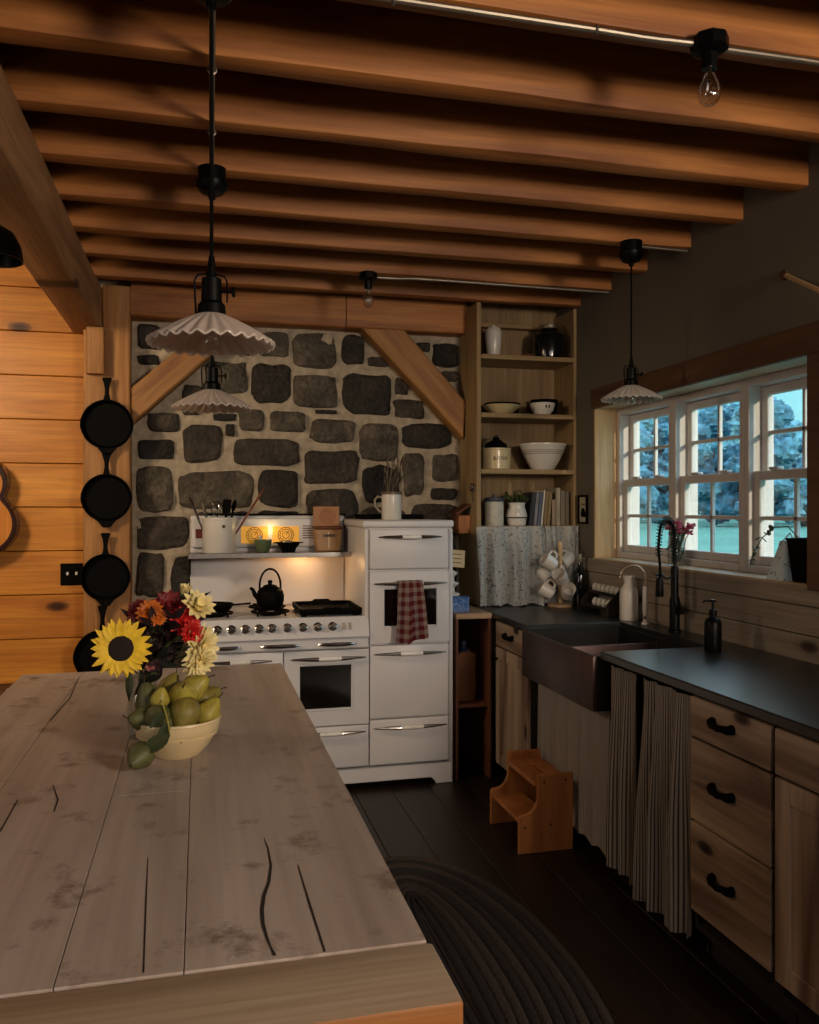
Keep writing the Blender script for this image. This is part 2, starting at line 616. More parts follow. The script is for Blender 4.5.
M['rug_a'] = plain('charcoal braid', '#1d1919', .95, 0, .3, 90, .6)
M['rug_b'] = plain('grey brown braid', '#362d29', .95, 0, .3, 90, .6)
M['towel'] = plaid('red and cream check', '#b39c92', '#762a30', 3.4, 5.5)
M['paper'] = plain('book pages', '#b8ad98', .9)
M['kraft'] = plain('brown paper', '#9a6a4c', .9, 0, .1, 9, .3)
M['blue_box'] = floral('blue flowered card', '#2f5c9c', '#dfe6ee', '#8fb0d8', 60., 'Object', .25)
M['bag_print'] = floral('blue leaf print', '#cfdde2', '#32495e', '#7fa0b4', 34., 'Object', .2)
M['grass'] = plain('lawn', '#41796c', .95, 0, .2, .25)
M['tree'] = plain('tree leaves', '#5b90a0', .9, 0, .6, 1.1, .8)
M['tree_deep'] = plain('deep tree leaves', '#47788c', .9, 0, .6, 1.1, .8)
M['trunk'] = plain('bark', '#4a3a2c', .9)
for k, c in enumerate(('#443b32', '#302a25', '#5a5145', '#25211e')):
    m, nt, b = newmat('fieldstone')
    n = N(nt, 'ShaderNodeTexNoise', i_Scale=9., i_Detail=9., i_Roughness=.7)
    nt.links.new(coords(nt), n.inputs['Vector'])
    n2 = N(nt, 'ShaderNodeTexNoise', i_Scale=34., i_Detail=6.)
    nt.links.new(coords(nt), n2.inputs['Vector'])
    cl = lin(c)
    col = ramp(nt, n.outputs['Fac'], [(.32, tuple(x * .45 for x in cl[:3]) + (1,)), (.52, cl), (.72, tuple(x * 2.1 for x in cl[:3]) + (1,))])
    col = mixc(nt, .7, col, ramp(nt, n2.outputs['Fac'], [(.35, (.55, .55, .55, 1)), (.6, (1, 1, 1, 1))]), 'MULTIPLY')
    nt.links.new(col, b.inputs['Base Color'])
    b.inputs['Roughness'].default_value = .72
    bump(nt, b, n2.outputs['Fac'], 1., .03)
    M['stone%d' % k] = m

# ------------------------------------------------------------------ the setting
YB = 5.10       # stone and pine walls
XR = 2.25       # plaster wall over the sink
ZJ = 2.73       # underside of the joists
ZC = 2.97       # subfloor above them
XL, YF = -3.6, -3.2
ZL = 3.45

# floor: boards running away from the camera
mb = MB()
x = XL
k = 0
while x < XR + .3:
    w = .17 + .05 * R.random()
    mb.box(x, min(x + w, XR + .3) - .003, YF - .1, YB + .2, -.05, 0 + R.uniform(-.0008, .0008), 0, .002)
    x += w
mb.box(XL, XR + .3, YF - .1, YB + .2, -.09, -.05, 0)
struct(mb.build('floor', M['floor_wood'], flat=True))

# stone wall with its mortar
def stone(mb, x0, x1, z0, z1, seed, m):
    rr = random.Random(seed)
    cx, cz, hx, hz = (x0 + x1) / 2, (z0 + z1) / 2, (x1 - x0) / 2, (z1 - z0) / 2
    n = 28
    ex = rr.uniform(.30, .50)
    out = []
    sk = rr.uniform(-.1, .1)
    for i in range(n):
        a = 2 * PI * i / n
        c, s = math.cos(a), math.sin(a)
        u = math.copysign(abs(c) ** ex, c)
        v = math.copysign(abs(s) ** ex, s)
        j = 1.02 + .15 * noise.noise(V((u * 1.5 + seed * 3.1, v * 1.5, seed))) + .06 * noise.noise(V((u * 5 + seed * 1.1, v * 5, seed)))
        out.append((cx + hx * (u + sk * v * .5) * j, cz + hz * v * j))
    dpt = rr.uniform(.022, .038)
    rings = []
    for f, dy in ((1., .012), (.985, -.35 * dpt), (.93, -.85 * dpt), (.72, -1.0 * dpt), (.36, -1.02 * dpt)):
        ring = []
        for (px, pz) in out:
            xx, zz = cx + (px - cx) * f, cz + (pz - cz) * f
            q = V((xx * 9, zz * 9, seed * 1.7))
            ring.append(mb.bm.verts.new((xx, YB + dy + ((.020 * noise.noise(q) + .010 * noise.noise(q * 2.6)) if f < .95 else 0), zz)))
        rings.append(ring)
    F = []
    for A, B in zip(rings, rings[1:]):
        for i in range(n):
            F.append(mb.bm.faces.new((A[i], A[(i + 1) % n], B[(i + 1) % n], B[i])))
    F.append(mb.bm.faces.new(rings[-1]))
    mb._fin(F, m)

stones = [(137.6, 324, 160, 349), (137.6, 354, 159.5, 365), (260.6, 331, 289, 357), (205.7, 360.5, 247.5, 394.6),
 (251.9, 362.7, 291, 403.4), (182, 384, 203, 415), (147.5, 413, 179, 432), (213.4, 413, 236.5, 421), (238.7, 409, 265, 431),
 (270, 411, 306, 432), (225.5, 424, 234.7, 436), (182.6, 425, 222, 462.7), (234, 438, 300, 466), (137.6, 439.7, 174, 459.5),
 (136.5, 467, 172.7, 512.5), (177.6, 471, 254, 508), (258.5, 471, 298.5, 507), (137.6, 517, 187.7, 549), (136.5, 554, 163.5, 596.5),
 (171, 556, 215, 600), (137, 603, 190, 640), (293.3, 331.5, 336, 369.3), (342.3, 333.7, 365, 365), (368, 356, 389, 367),
 (416.4, 342.5, 430, 351.8), (433, 342.5, 459, 367), (442, 371, 458, 382), (293.3, 375, 336.8, 407.8), (342.3, 372.6, 391.5, 414.4),
 (395, 377.7, 408.7, 394.6), (394.4, 399, 424.5, 418.8), (315, 409.5, 337, 414), (311, 418.8, 355.5, 443), (360, 423, 398.4, 460.5),
 (403, 423, 451.5, 448.5), (305, 450.6, 359, 483.5), (306.7, 489, 357.3, 518), (362.4, 466, 399, 502), (403.7, 453, 425, 495.6),
 (432, 453.8, 457.5, 482.4), (430.4, 488, 457.5, 499.8), (411.8, 504, 457, 521), (196, 512, 250, 545), (256, 512, 300, 548), (362, 508, 406, 545),
 (220, 552, 290, 596), (296, 524, 356, 570), (360, 550, 452, 590), (140, 646, 200, 690), (205, 604, 300, 650), (305, 576, 420, 640),
 (425, 526, 456, 560), (164, 332, 200, 352), (206, 334, 256, 355), (160, 360, 180, 378), (184, 424, 184.5, 424.5), (426, 600, 456, 660), (205, 656, 420, 720), (140, 696, 198, 750)]
mb = MB()
def mort(u, v):
    xx, zz = -.62 + u * 2.3, v * 2.95
    q = V((xx * 11, zz * 11, 3.3))
    return V((xx, YB - .006 - .010 * noise.noise(q) - .006 * noise.noise(q * 2.7), zz))
mb.grid(mort, 150, 180, 0)
mb.box(-.62, 2.6, YB + .04, YB + .25, 0, 3.0, 0)
for i, (x0, y0, x1, y1) in enumerate(stones):
    if x1 - x0 < 2: continue
    a, b_ = at(x0, y0, Y=YB - .02), at(x1, y1, Y=YB - .02)
    stone(mb, a.x, b_.x, b_.z, a.z, i + 1, 1 + (i * 7 + i // 3) % 4)
struct(mb.build('wall_stone', [M['mortar']] + [M['stone%d' % k] for k in range(4)], ang=1.2, norm=False))

# pine board wall beyond the post
mb = MB()
for i in range(-4, 14):
    z0 = .762 + .2475 * (i - 3) + .0
    z0, z1 = max(0, z0), z0 + .2475
    if z1 < .05 or z0 > ZL: continue
    mb.box(XL, -.60, YB, YB + .03, z0 + .002, min(z1, ZL) - .002, 0, .004)
mb.box(XL, -.60, YB + .03, YB + .15, 0, ZL, 1)
struct(mb.build('wall_pine', [M['pine_wall'], M['cab_dark']]))

# right wall with the window opening, boards below the sill
WY0, WY1, WZ0, WZ1 = 2.72, 4.51, 1.21, 2.08
mb = MB()
mb.box(XR, XR + .15, YF, WY0 - .021, 0, ZL, 0)
mb.box(XR, XR + .15, WY1 + .021, YB + .1, 0, ZL, 0)
mb.box(XR, XR + .15, WY0 - .021, WY1 + .021, WZ1 + .021, ZL, 0)
mb.box(XR, XR + .15, WY0 - .021, WY1 + .021, 0, WZ0 - .023, 0)
struct(mb.build('wall_right', M['plaster']))
mb = MB()
z = .90
for i in range(3):
    z1 = (1.015, 1.125, 1.205)[i]
    mb.box(XR - .014, XR, .5, 4.73, z + .002, z1 - .002, 0, .003)
    z = z1
o = struct(mb.build('trim_1', M['board_wall']))
mb = MB()
mb.box(XL - .15, XL, YF - .15, YB + .1, 0, ZL, 0)
struct(mb.build('wall_left', M['plaster']))
mb = MB()
mb.box(XL - .15, XR + .15, YF - .15, YF, 0, ZL, 0)
struct(mb.build('wall_front', M['plaster']))
mb = MB()
yy = YF
while yy < YB:
    mb.box(-.72, XR, yy, min(yy + .16, YB) - .003, ZC, ZC + .03, 0)
    yy += .16
struct(mb.build('ceiling', M['subfloor'], flat=True))
mb = MB()
mb.box(XL, XR + .1, YF, YB, ZL, ZL + .05, 0)
mb.box(-.74, -.71, YF, YB, ZJ + .01, ZL, 0)
struct(mb.build('ceiling_upper', M['plaster']))

# joists, each a timber of its own
for i in range(14):
    yf = 4.785 - .394 * i
    mb = MB()
    mb.rough_beam((-.69, yf - .038, ZJ + .12), (XR - .001, yf - .038, ZJ + .12), .076, .238, 0, 30, .007, .006, i)
    struct(tag(mb.build('ceiling_joist', M['joist_wood'], org=(0, yf, ZJ), ang=.5), None, None, 'ceiling joists'))

# beam along the room, tie beam on the stone wall, post and braces
mb = MB()
mb.rough_beam((-.615, YF, 2.612), (-.615, YB - .001, 2.612), .17, .236, 0, 30, .008, .012, 40)
struct(mb.build('ceiling_beam', M['beam_wood_y'], org=(-.615, 2, 2.5), ang=.9))
mb = MB()
mb.rough_beam((-.378, YB - .06, 2.745), (.845, YB - .06, 2.745), .16, .33, 0, 12, .006, .01, 41)
mb.rough_beam((.850, YB - .06, 2.745), (1.594, YB - .06, 2.745), .16, .33, 0, 8, .006, .01, 42)
struct(mb.build('tie_beam', M['joist_wood'], org=(0, YB, 2.6), ang=.9))
mb = MB()
mb.rough_beam((-.505, 5.02, 0), (-.505, 5.02, 2.49), .25, .15, 0, 16, .006, .012, 43, up=(0, 1, 0))
mb.rough_beam((-.454, 5.02, 2.49), (-.454, 5.02, 2.74), .148, .15, 0, 3, .003, .012, 47, up=(0, 1, 0))
struct(mb.build('wall_post', M['beam_wood_z'], org=(-.505, 5.0, 0), ang=.9))

def brace(name, p0, p1, w, h, seed, up=(0, 1, 0)):
    mb = MB()
    mb.rough_beam(p0, p1, w, h, 0, 10, .006, .012, seed, up)
    struct(mb.build(name, wood('brace pine', '#b98a5c', '#8c5c36', 0, 1., .6, .8), org=tuple((V(p0) + V(p1)) / 2), ang=.9))

def brace_xz(name, pts, mat):
    poly = [(p.x, p.z) for p in pts]
    mb = MB()
    mb.prism(poly, 'XZ', 4.955, 5.09, 0, .01)
    struct(mb.build(name, mat, org=(poly[0][0], 5.02, poly[0][1]), ang=.7))
YBR = 4.955
def angled_wood(nm, ang):
    m, nt, b = newmat(nm)
    v = coords(nt, (1, 1, 1), 'Object', (0, ang, 0))
    mp = N(nt, 'ShaderNodeMapping')
    mp.inputs['Scale'].default_value = (1.2, 9, 12)
    nt.links.new(v, mp.inputs['Vector'])
    n1 = N(nt, 'ShaderNodeTexNoise', i_Scale=1.5, i_Detail=6., i_Distortion=.6)
    nt.links.new(mp.outputs['Vector'], n1.inputs['Vector'])
    nt.links.new(ramp(nt, n1.outputs['Fac'], [(.3, lin('#7e502c')), (.7, lin('#b08048'))]), b.inputs['Base Color'])
    b.inputs['Roughness'].default_value = .6
    bump(nt, b, n1.outputs['Fac'], .2, .004)
    return m
brace_xz('corner_brace', [at(362, 327, Y=YBR), at(464, 438, Y=YBR), at(466.5, 402, Y=YBR), at(404, 329, Y=YBR)], angled_wood('brace pine falling', -.82))
brace_xz('corner_brace', [at(131, 388, Y=YBR), at(131, 424, Y=YBR), at(141, 416, Y=YBR), at(243, 327, Y=YBR), at(205, 327, Y=YBR)], angled_wood('brace pine rising', .72))
mb = MB()
mb.rough_beam((-.558, 4.91, 2.238), (-.558, 4.91, 2.492), .095, .062, 0, 5, .003, .01, 44, up=(0, 1, 0))
struct(mb.build('post_bracket', M['beam_wood_z'], org=(-.575, 4.8, 2.4), ang=.9))

# window: three double hung units, jamb liner, casing, sill
XW = 2.395
uw = (WY1 - WY0) / 3
def sash(mb, y0, y1, z0, z1, x, fr, t=.03):
    mb.box(x, x + t, y0, y0 + fr, z0, z1, 0, .004)
    mb.box(x, x + t, y1 - fr, y1, z0, z1, 0, .004)
    mb.box(x, x + t, y0 + fr, y1 - fr, z0, z0 + fr, 0, .004)
    mb.box(x, x + t, y0 + fr, y1 - fr, z1 - fr, z1, 0, .004)
for k in range(3):
    a, b_ = WY0 + uw * k, WY0 + uw * (k + 1)
    w = bpy.data.objects.new('window_%d' % (k + 1), None)
    COL.objects.link(w)
    w.location = (XW, (a + b_) / 2, WZ0)
    struct(w)
    mb = MB()
    f = .035
    for (y0, y1, z0, z1) in ((a, a + f, WZ0, WZ1), (b_ - f, b_, WZ0, WZ1), (a + f, b_ - f, WZ0, WZ0 + f), (a + f, b_ - f, WZ1 - f, WZ1)):
        mb.box(XW - .01, XW + .12, y0, y1, z0, z1, 0, .003)
    mb.build('frame', M['window_white'], w)
    zm = (WZ0 + WZ1) / 2
    for (nm, x, z0, z1) in (('lower_sash', XW + .015, WZ0 + f, zm + .02), ('upper_sash', XW + .055, zm - .02, WZ1 - f)):
        mb = MB()
        sash(mb, a + f, b_ - f, z0, z1, x, .042)
        s_ = mb.build(nm, M['window_white'], w)
        mb = MB()
        ym, zz = (a + b_) / 2, (z0 + z1) / 2
        mb.box(x + .006, x + .024, ym - .009, ym + .009, z0 + .042, z1 - .042, 0, .002)
        mb.box(x + .006, x + .024, a + f + .042, b_ - f - .042, zz - .009, zz + .009, 0, .002)
        mb.build('muntin', M['window_white'], s_)
        mb = MB()
        mb.box(x + .013, x + .016, a + f + .03, b_ - f - .03, z0 + .03, z1 - .03, 0)
        mb.build('pane', M['pane'], s_)
        if nm == 'lower_sash':
            for q in (.3, .7):
                mb = MB()
                yl = a + (b_ - a) * q
                mb.box(x - .012, x + .022, yl - .03, yl + .03, z1, z1 + .014, 0, .004)
                mb.build('sash_lock', M['window_white'], s_)
mb = MB()
mb.box(XR - .004, XW + .12, WY1, WY1 + .02, WZ0 - .02, WZ1, 0, .002)
mb.box(XR - .004, XW + .12, WY0 - .02, WY0, WZ0 - .02, WZ1, 0, .002)
mb.box(XR - .004, XW + .12, WY0 - .02, WY1 + .02, WZ1, WZ1 + .02, 1, .002)
struct(mb.build('trim_2', [M['jamb_wood'], M['sill_wood']]))
mb = MB()
mb.box(XR - .012, XW + .12, WY0 - .02, WY1 + .02, WZ0 - .022, WZ0, 0, .003)
struct(mb.build('trim_3', M['sill_wood']))
mb = MB()
mb.box(XR - .025, XR, WY0 - .16, WY1 + .02, WZ1 + .0, WZ1 + .115, 0, .004)
struct(mb.build('trim_4', M['casing_wood']))
mb = MB()
mb.box(XR - .025, XR, WY0 - .16, WY0 - .0, WZ0 - .02, WZ1 - .001, 0, .004)
struct(mb.build('trim_5', M['casing_wood']))

# outside: lawn and trees
mb = MB()
mb.grid(lambda u, v: V((2.6 + u * 260, -120 + v * 320, -.55 + .25 * noise.noise(V((u * 20, v * 24, 0))))), 40, 40)
struct(mb.build('lawn', M['grass']))
def crown(h, w, seed):
    mb = MB()
    rr = random.Random(seed)
    for k in range(34):
        t = rr.random()
        rad = w * (.5 * math.sin(PI * min(1, .28 + t * .7)) ** .8)
        a = rr.random() * 2 * PI
        q = rad * rr.random() ** .5 * .8
        c = V((q * math.cos(a), q * math.sin(a), h * (.10 + .80 * t)))
        r = w * rr.uniform(.11, .20)
        s0 = rr.random() * 50
        mb.ball(c, (r, r, r * .85), 22, 14, 0, None, lambda u: 1 + .30 * noise.noise(u * 2.6 + V((s0, 0, 0))) + .34 * noise.noise(u * 7.5 + V((0, s0, 0))))
    return mb
tree_specs = [(606, 84, 13.5, 9, 0), (650, 112, 16.5, 9.5, 1), (668, 88, 13.2, 7, 0), (690, 124, 17.5, 10, 1), (714, 96, 14.6, 9, 0),
              (741, 110, 17.0, 9, 1), (770, 90, 13.8, 8.5, 0), (792, 106, 12.8, 8.5, 1), (818, 92, 11.2, 8.5, 0), (842, 112, 14.4, 9, 1), (630, 136, 14, 11, 1), (672, 146, 14.5, 11, 0), (758, 140, 14.6, 11, 1), (806, 146, 13.2, 11, 0)]
tl = ['blue green tree at the far end of the tree line by the pale window jamb', 'broad tree in the upper far window sash, filling the pane beside the bright sky',
      'narrow tree at the near edge of the far window, before the first mullion', 'tallest tree of the line, seen in the far panes of the middle window',
      'round headed tree in the middle of the middle window', 'bushy tree filling the near panes of the middle window', 'tree standing behind the mullion between the middle and near windows',
      'low crowned tree with a notched top in the near window, under the open sky', 'tree in the last panes of the near window, above the dark pot', 'tree past the near casing, at the end of the line',
      'farther tree showing low between the trees of the far window', 'farther tree filling the gap low in the middle window', 'farther tree low behind the near mullion', 'farther low tree behind the notched tree of the near window']
for i, (px, dd, h, w, km) in enumerate(tree_specs):
    a = (px - 409.5) / 840
    p = V((cs * a + sn, cs - sn * a, 0)) * dd
    t = T('tree', tl[i], 'tree', (p.x, p.y, -.5), 'trees beyond the lawn')
    crown(h, w, i + 3).build('crown', M['tree' if km else 'tree_deep'], None).parent = t
    mb = MB()
    mb.lathe([(.35, 0), (.26, h * .25), (.15, h * .5), (0, h * .6)], 10)
    mb.build('trunk', M['trunk'], None).parent = t
# ------------------------------------------------------------------ right hand run of cabinets
ZT = .918   # worktop top
def bow_handle(c, L=.10):
    """dark twisted pull on a front that faces -X"""
    mb = MB()
    n = 14
    pts, rs = [], []
    for i in range(n + 1):
        t = i / n * 2 - 1
        pts.append(V((c[0] - .004 - .024 * (1 - t * t) ** .5, c[1] + t * L / 2, c[2] - .004 * math.cos(t * PI / 2) + .002 * math.sin(t * 9))))
        rs.append(.0095 + .006 * abs(t) ** 3)
    mb.tube(pts, rs, 10, 0)
    for sgn in (-1, 1):
        mb.ball((c[0] - .004, c[1] + sgn * L / 2, c[2]), (.008, .014, .016), 10, 8)
    return mb

def front_panel(y0, y1, z0, z1, x=1.582, t=.018):
    return MB().box(x, x + t, y0, y1, z0, z1, 0, .003)

def cabinet(name, label, y0, y1, drawers, door=None, mat=M['cab_wood'], knob=True):
    t = T(name, label, 'cabinet', (1.9, (y0 + y1) / 2, 0))
    mb = MB()
    xf, xb, w = 1.604, 2.232, .018
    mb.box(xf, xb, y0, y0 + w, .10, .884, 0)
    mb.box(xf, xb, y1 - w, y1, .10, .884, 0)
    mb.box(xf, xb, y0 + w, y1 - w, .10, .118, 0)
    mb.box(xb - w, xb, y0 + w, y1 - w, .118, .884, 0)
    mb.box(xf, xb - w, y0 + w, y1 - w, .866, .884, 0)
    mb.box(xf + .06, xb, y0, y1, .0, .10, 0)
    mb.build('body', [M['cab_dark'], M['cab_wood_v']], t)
    for (z0, z1) in drawers:
        d = front_panel(y0 + .007, y1 - .007, z0, z1).build('drawer', mat, t)
        bow_handle((1.582, (y0 + y1) / 2 + .02, (z0 + z1) / 2 + .01)).build('handle', M['black_iron'], d)
    if door:
        z0, z1 = door
        a, b_ = y0 + .007, y1 - .007
        s = .062
        mb = MB()
        for (p, q, r_, u) in ((a, a + s, z0, z1), (b_ - s, b_, z0, z1), (a + s, b_ - s, z0, z0 + s), (a + s, b_ - s, z1 - s, z1)):
            mb.box(1.582, 1.600, p, q, r_, u, 0, .003)
        d = mb.build('door', M['cab_wood_v'], t)
        MB().box(1.592, 1.599, a + s - .004, b_ - s + .004, z0 + s - .004, z1 - s + .004, 0).build('panel', M['cab_wood_v'], d)
        if knob:
            mb = MB()
            mb.lathe([(0, -.026), (.010, -.026), (.013, -.018), (.006, -.010), (.006, 0), (0, 0)], 14, 0, Matrix.Translation((1.582, b_ - s / 2, z1 - .06)) @ Matrix.Rotation(PI / 2, 4, 'Y'))
            mb.build('knob', M['black_iron'], d)
    return t

cabinet('drawer_cabinet', 'hickory drawer cabinet with three stacked drawers, beside the striped curtain', 2.075, 2.492, [(.745, .876), (.470, .737), (.17, .462)])
cabinet('base_cabinet', 'hickory cabinet at the photo edge with one drawer over a framed door', 1.50, 2.070, [(.745, .876)], (.16, .737), knob=False)
cabinet('base_cabinet', 'narrow hickory cabinet in the far corner, between the copper sink and the open shelf unit', 3.905, 4.385, [(.745, .876)], (.10, .737))

# worktop, cut out round the sink
mb = MB()
mb.box(1.575, XR - .016, .9, 3.12, .886, ZT, 0, .004)
mb.box(1.575, XR - .016, 3.905, 4.735, .886, ZT, 0, .004)
mb.box(2.085, XR - .016, 3.12, 3.905, .886, ZT, 0)
tag(mb.build('worktop', M['soapstone'], org=(1.9, 2.8, .886)), 'dark soapstone worktop running under the window and around the sink', 'worktop')

# copper farmhouse sink: apron, two bowls, divider
t = T('farmhouse_sink', 'dark copper double bowl farmhouse sink with a deep plain apron', 'sink', (1.82, 3.51, .66))
y0, y1, x0, x1, zt, zb = 3.125, 3.90, 1.545, 2.083, .898, .672
mb = MB()
mb.box(x0, x0 + .022, y0, y1, zb, zt, 0, .006, seg=2)
mb.build('apron', M['copper'], t)
mb = MB()
w = .018
mb.box(x0 + .022, x1, y0, y0 + w, zb, zt, 0, .003)
mb.box(x0 + .022, x1, y1 - w, y1, zb, zt, 0, .003)
mb.box(x1 - w, x1, y0 + w, y1 - w, zb, zt, 0, .003)
mb.box(x0 + .022, x1 - w, y0 + w, y1 - w, zb, zb + .012, 0)
mb.build('basin', M['copper_in'], t)
mb = MB()
mb.box(x0 + .022, x1 - w, 3.50, 3.518, zb + .012, zt - .022, 0, .006, seg=2)
mb.build('divider', M['copper'], t)
for yy in (3.31, 3.70):
    MB().lathe([(0, 0), (.045, 0), (.045, .004), (.03, .002), (0, .001)], 20, 0, Matrix.Translation((1.82, yy, zb + .012))).build('drain', M['steel'], t)

def curtain_fn(x0, y0, y1, zt, zb, folds, amp, seed, flare=1.15, taper=.35, yc=None):
    rr = random.Random(seed)
    ph = [rr.random() * 6 for _ in range(4)]
    yc = (y0 + y1) / 2 if yc is None else yc
    def fn(u, v):
        z = zt + (zb - zt) * v
        a = amp * (taper + (1 - taper) * min(1, v * 1.8))
        wob = math.sin(u * folds * 2 * PI + ph[0] + .5 * math.sin(v * 2.2 + ph[1]) + .9 * math.sin(u * 7 + ph[2]))
        wob = wob + .35 * math.sin(u * folds * 4.3 * PI + ph[3] + v * 1.4)
        y = y0 + (y1 - y0) * u
        y = yc + (y - yc) * (1 + (flare - 1) * v)
        return V((x0 - a * (wob * .7 + .25) - .012 * v, y + .25 * a * math.cos(u * folds * 2 * PI + ph[1]), z + .006 * math.sin(u * folds * 2 * PI + ph[2]) * v))
    return fn

def curtain(name, label, x0, y0, y1, zt, zb, folds, amp, seed, mat, flare, uvs, rodz, group=None):
    t = T(name, label, 'curtain', (x0, (y0 + y1) / 2, zb), group)
    MB().grid(curtain_fn(x0, y0, y1, zt, zb, folds, amp, seed, flare), int(folds * 12), 26, 0, .0025, uvs).build('cloth', mat, t, ang=1.3)
    return t
t = curtain('cabinet_curtain', 'narrow ticking stripe curtain hanging next to the sink apron', 1.606, 2.865, 3.09, .868, .075, 2.4, .026, 4, M['ticking'], 1.0, (.62, 1), .87)
MB().tube([(1.622, 2.50, .874), (1.622, 3.10, .874)], .005, 8).build('rod', M['black_iron'], t)
t = curtain('cabinet_curtain', 'wide gathered ticking stripe curtain hanging against the drawer cabinet', 1.600, 2.505, 2.835, .868, .058, 3.2, .036, 9, M['ticking'], 1.05, (1., 1), .87)
t = curtain('cabinet_curtain', 'pale finely striped linen curtain hanging under the copper sink', 1.630, 3.135, 3.895, .668, .075, 5.5, .008, 12, M['ticking_fine'], .99, (1.3, 1), .66)
MB().tube([(1.637, 3.125, .664), (1.637, 3.90, .664)], .004, 8).build('rod', M['black_iron'], t)
# carcass behind the curtains
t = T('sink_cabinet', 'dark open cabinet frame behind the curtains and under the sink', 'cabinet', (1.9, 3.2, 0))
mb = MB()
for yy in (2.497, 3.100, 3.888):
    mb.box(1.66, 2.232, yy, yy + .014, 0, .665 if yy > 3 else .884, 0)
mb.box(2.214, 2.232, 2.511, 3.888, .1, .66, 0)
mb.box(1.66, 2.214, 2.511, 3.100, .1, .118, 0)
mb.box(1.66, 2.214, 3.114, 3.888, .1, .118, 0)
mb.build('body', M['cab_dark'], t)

# spring faucet
fb = V((2.165, 3.53, ZT))
t = T('kitchen_faucet', 'tall black spring faucet arching over the sink in front of the window', 'faucet', fb)
dv = V((-.16, -.10, 0)).normalized()
mb = MB()
mb.lathe([(0, 0), (.030, 0), (.030, .008), (.024, .014), (.024, .15), (.018, .165), (.018, .30), (.014, .31), (0, .31)], 20, 0, Matrix.Translation(fb))
mb.build('body', M['black_satin'], t)
r = .075
base = fb + V((0, 0, .31))
pts = [base + V((0, 0, .14 * i / 6)) for i in range(6)]
c = base + V((0, 0, .14)) + dv * r
for i in range(17):
    a = PI - PI * i / 16
    pts.append(c + dv * (r * math.cos(a)) + V((0, 0, r * 1.05 * math.sin(a))))
end = c + dv * r
for i in range(1, 7):
    pts.append(end + V((0, 0, -.19 * i / 6)) + dv * (.008 * math.sin(i)))
hose = MB().tube(pts, .0062, 10).build('hose', M['black_satin'], t)
# coil round the hose
seg = [0.]
for a, b_ in zip(pts, pts[1:]): seg.append(seg[-1] + (b_ - a).length)
Lh = seg[-1]
def along(s_):
    for i in range(len(pts) - 1):
        if seg[i + 1] >= s_:
            f = (s_ - seg[i]) / (seg[i + 1] - seg[i])
            return pts[i].lerp(pts[i + 1], f), (pts[i + 1] - pts[i]).normalized()
    return pts[-1], (pts[-1] - pts[-2]).normalized()
coil = []
turns = 30
side = dv.cross(V((0, 0, 1)))
for i in range(turns * 8 + 1):
    s_ = Lh * (.02 + .80 * i / (turns * 8))
    p, d = along(s_)
    n2 = side.cross(d)
    a = 2 * PI * i / 8
    coil.append(p + side * (.0138 * math.cos(a)) + n2 * (.0138 * math.sin(a)))
MB().tube(coil, .0021, 5).build('spring', M['black_satin'], t)
hp = pts[-1]
MB().lathe([(0, 0), (.017, 0), (.019, .01), (.017, .07), (.012, .085), (0, .085)], 18, 0, Matrix.Translation(hp + V((0, 0, -.083)))).build('spray_head', M['black_satin'], t)
mb = MB()
q0 = fb + V((0, 0, .265))
q1 = V((hp.x, hp.y, q0.z + .0))
mb.tube([q0, q0.lerp(q1, .5) + V((0, 0, -.012)), q1 + V((0, 0, .01))], .005, 8)
mb.tube(arc(q1 + V((0, 0, .012)), .017, 0, 2 * PI * 15 / 16, 15, 'XY'), .004, 6, closed=True)
mb.build('holder_arm', M['black_satin'], t)
mb = MB()
mb.tube([fb + V((0, -.02, .10)), fb + V((0, -.06, .10))], .013, 12)
mb.tube([fb + V((0, -.055, .10)), fb + V((-.02, -.065, .17))], [.007, .004], 8)
mb.build('lever', M['black_satin'], t)

# small filtered-water tap
p = V((2.165, 3.80, ZT))
t = T('drinking_water_tap', 'slim pale metal gooseneck tap beside the ceramic bottle', 'faucet', p)
mb = MB()
mb.lathe([(0, 0), (.020, 0), (.018, .008), (.010, .014), (.010, .05), (.013, .055), (.013, .18), (.008, .19), (0, .19)], 16, 0, Matrix.Translation(p))
mb.build('body', M['window_white'], t)
d2 = V((-.85, .35, 0)).normalized()
g = [p + V((0, 0, .185)), p + V((0, 0, .23))]
cc = p + V((0, 0, .235)) + d2 * .06
for i in range(13):
    a = PI - (PI * .95) * i / 12
    g.append(cc + d2 * (.06 * math.cos(a)) + V((0, 0, .06 * math.sin(a))))
g.append(g[-1] + V((0, 0, -.012)) + d2 * .004)
MB().tube(g, .0055, 10).build('spout', plain('pale bronze', '#8d7f74', .35, .8), t)
MB().tube([p + V((0, 0, .035)), p + V((-.02, -.035, .04)), p + V((-.03, -.05, .035))], [.007, .006, .004], 8).build('handle', M['chrome'], t)

# ceramic bottle
p = V((2.165, 3.965, ZT))
t = tag(MB().lathe([(0, 0), (.044, 0), (.047, .006), (.047, .13), (.042, .16), (.026, .185), (.023, .195), (.030, .222), (.032, .228), (.027, .228), (.020, .196), (.024, .18), (.04, .15), (.042, .02), (0, .015)], 28, 0, Matrix.Translation(p)).build('ceramic_bottle', M['white_china'], org=p), 'off white ceramic bottle with a flared neck beside the gooseneck tap', 'bottle')

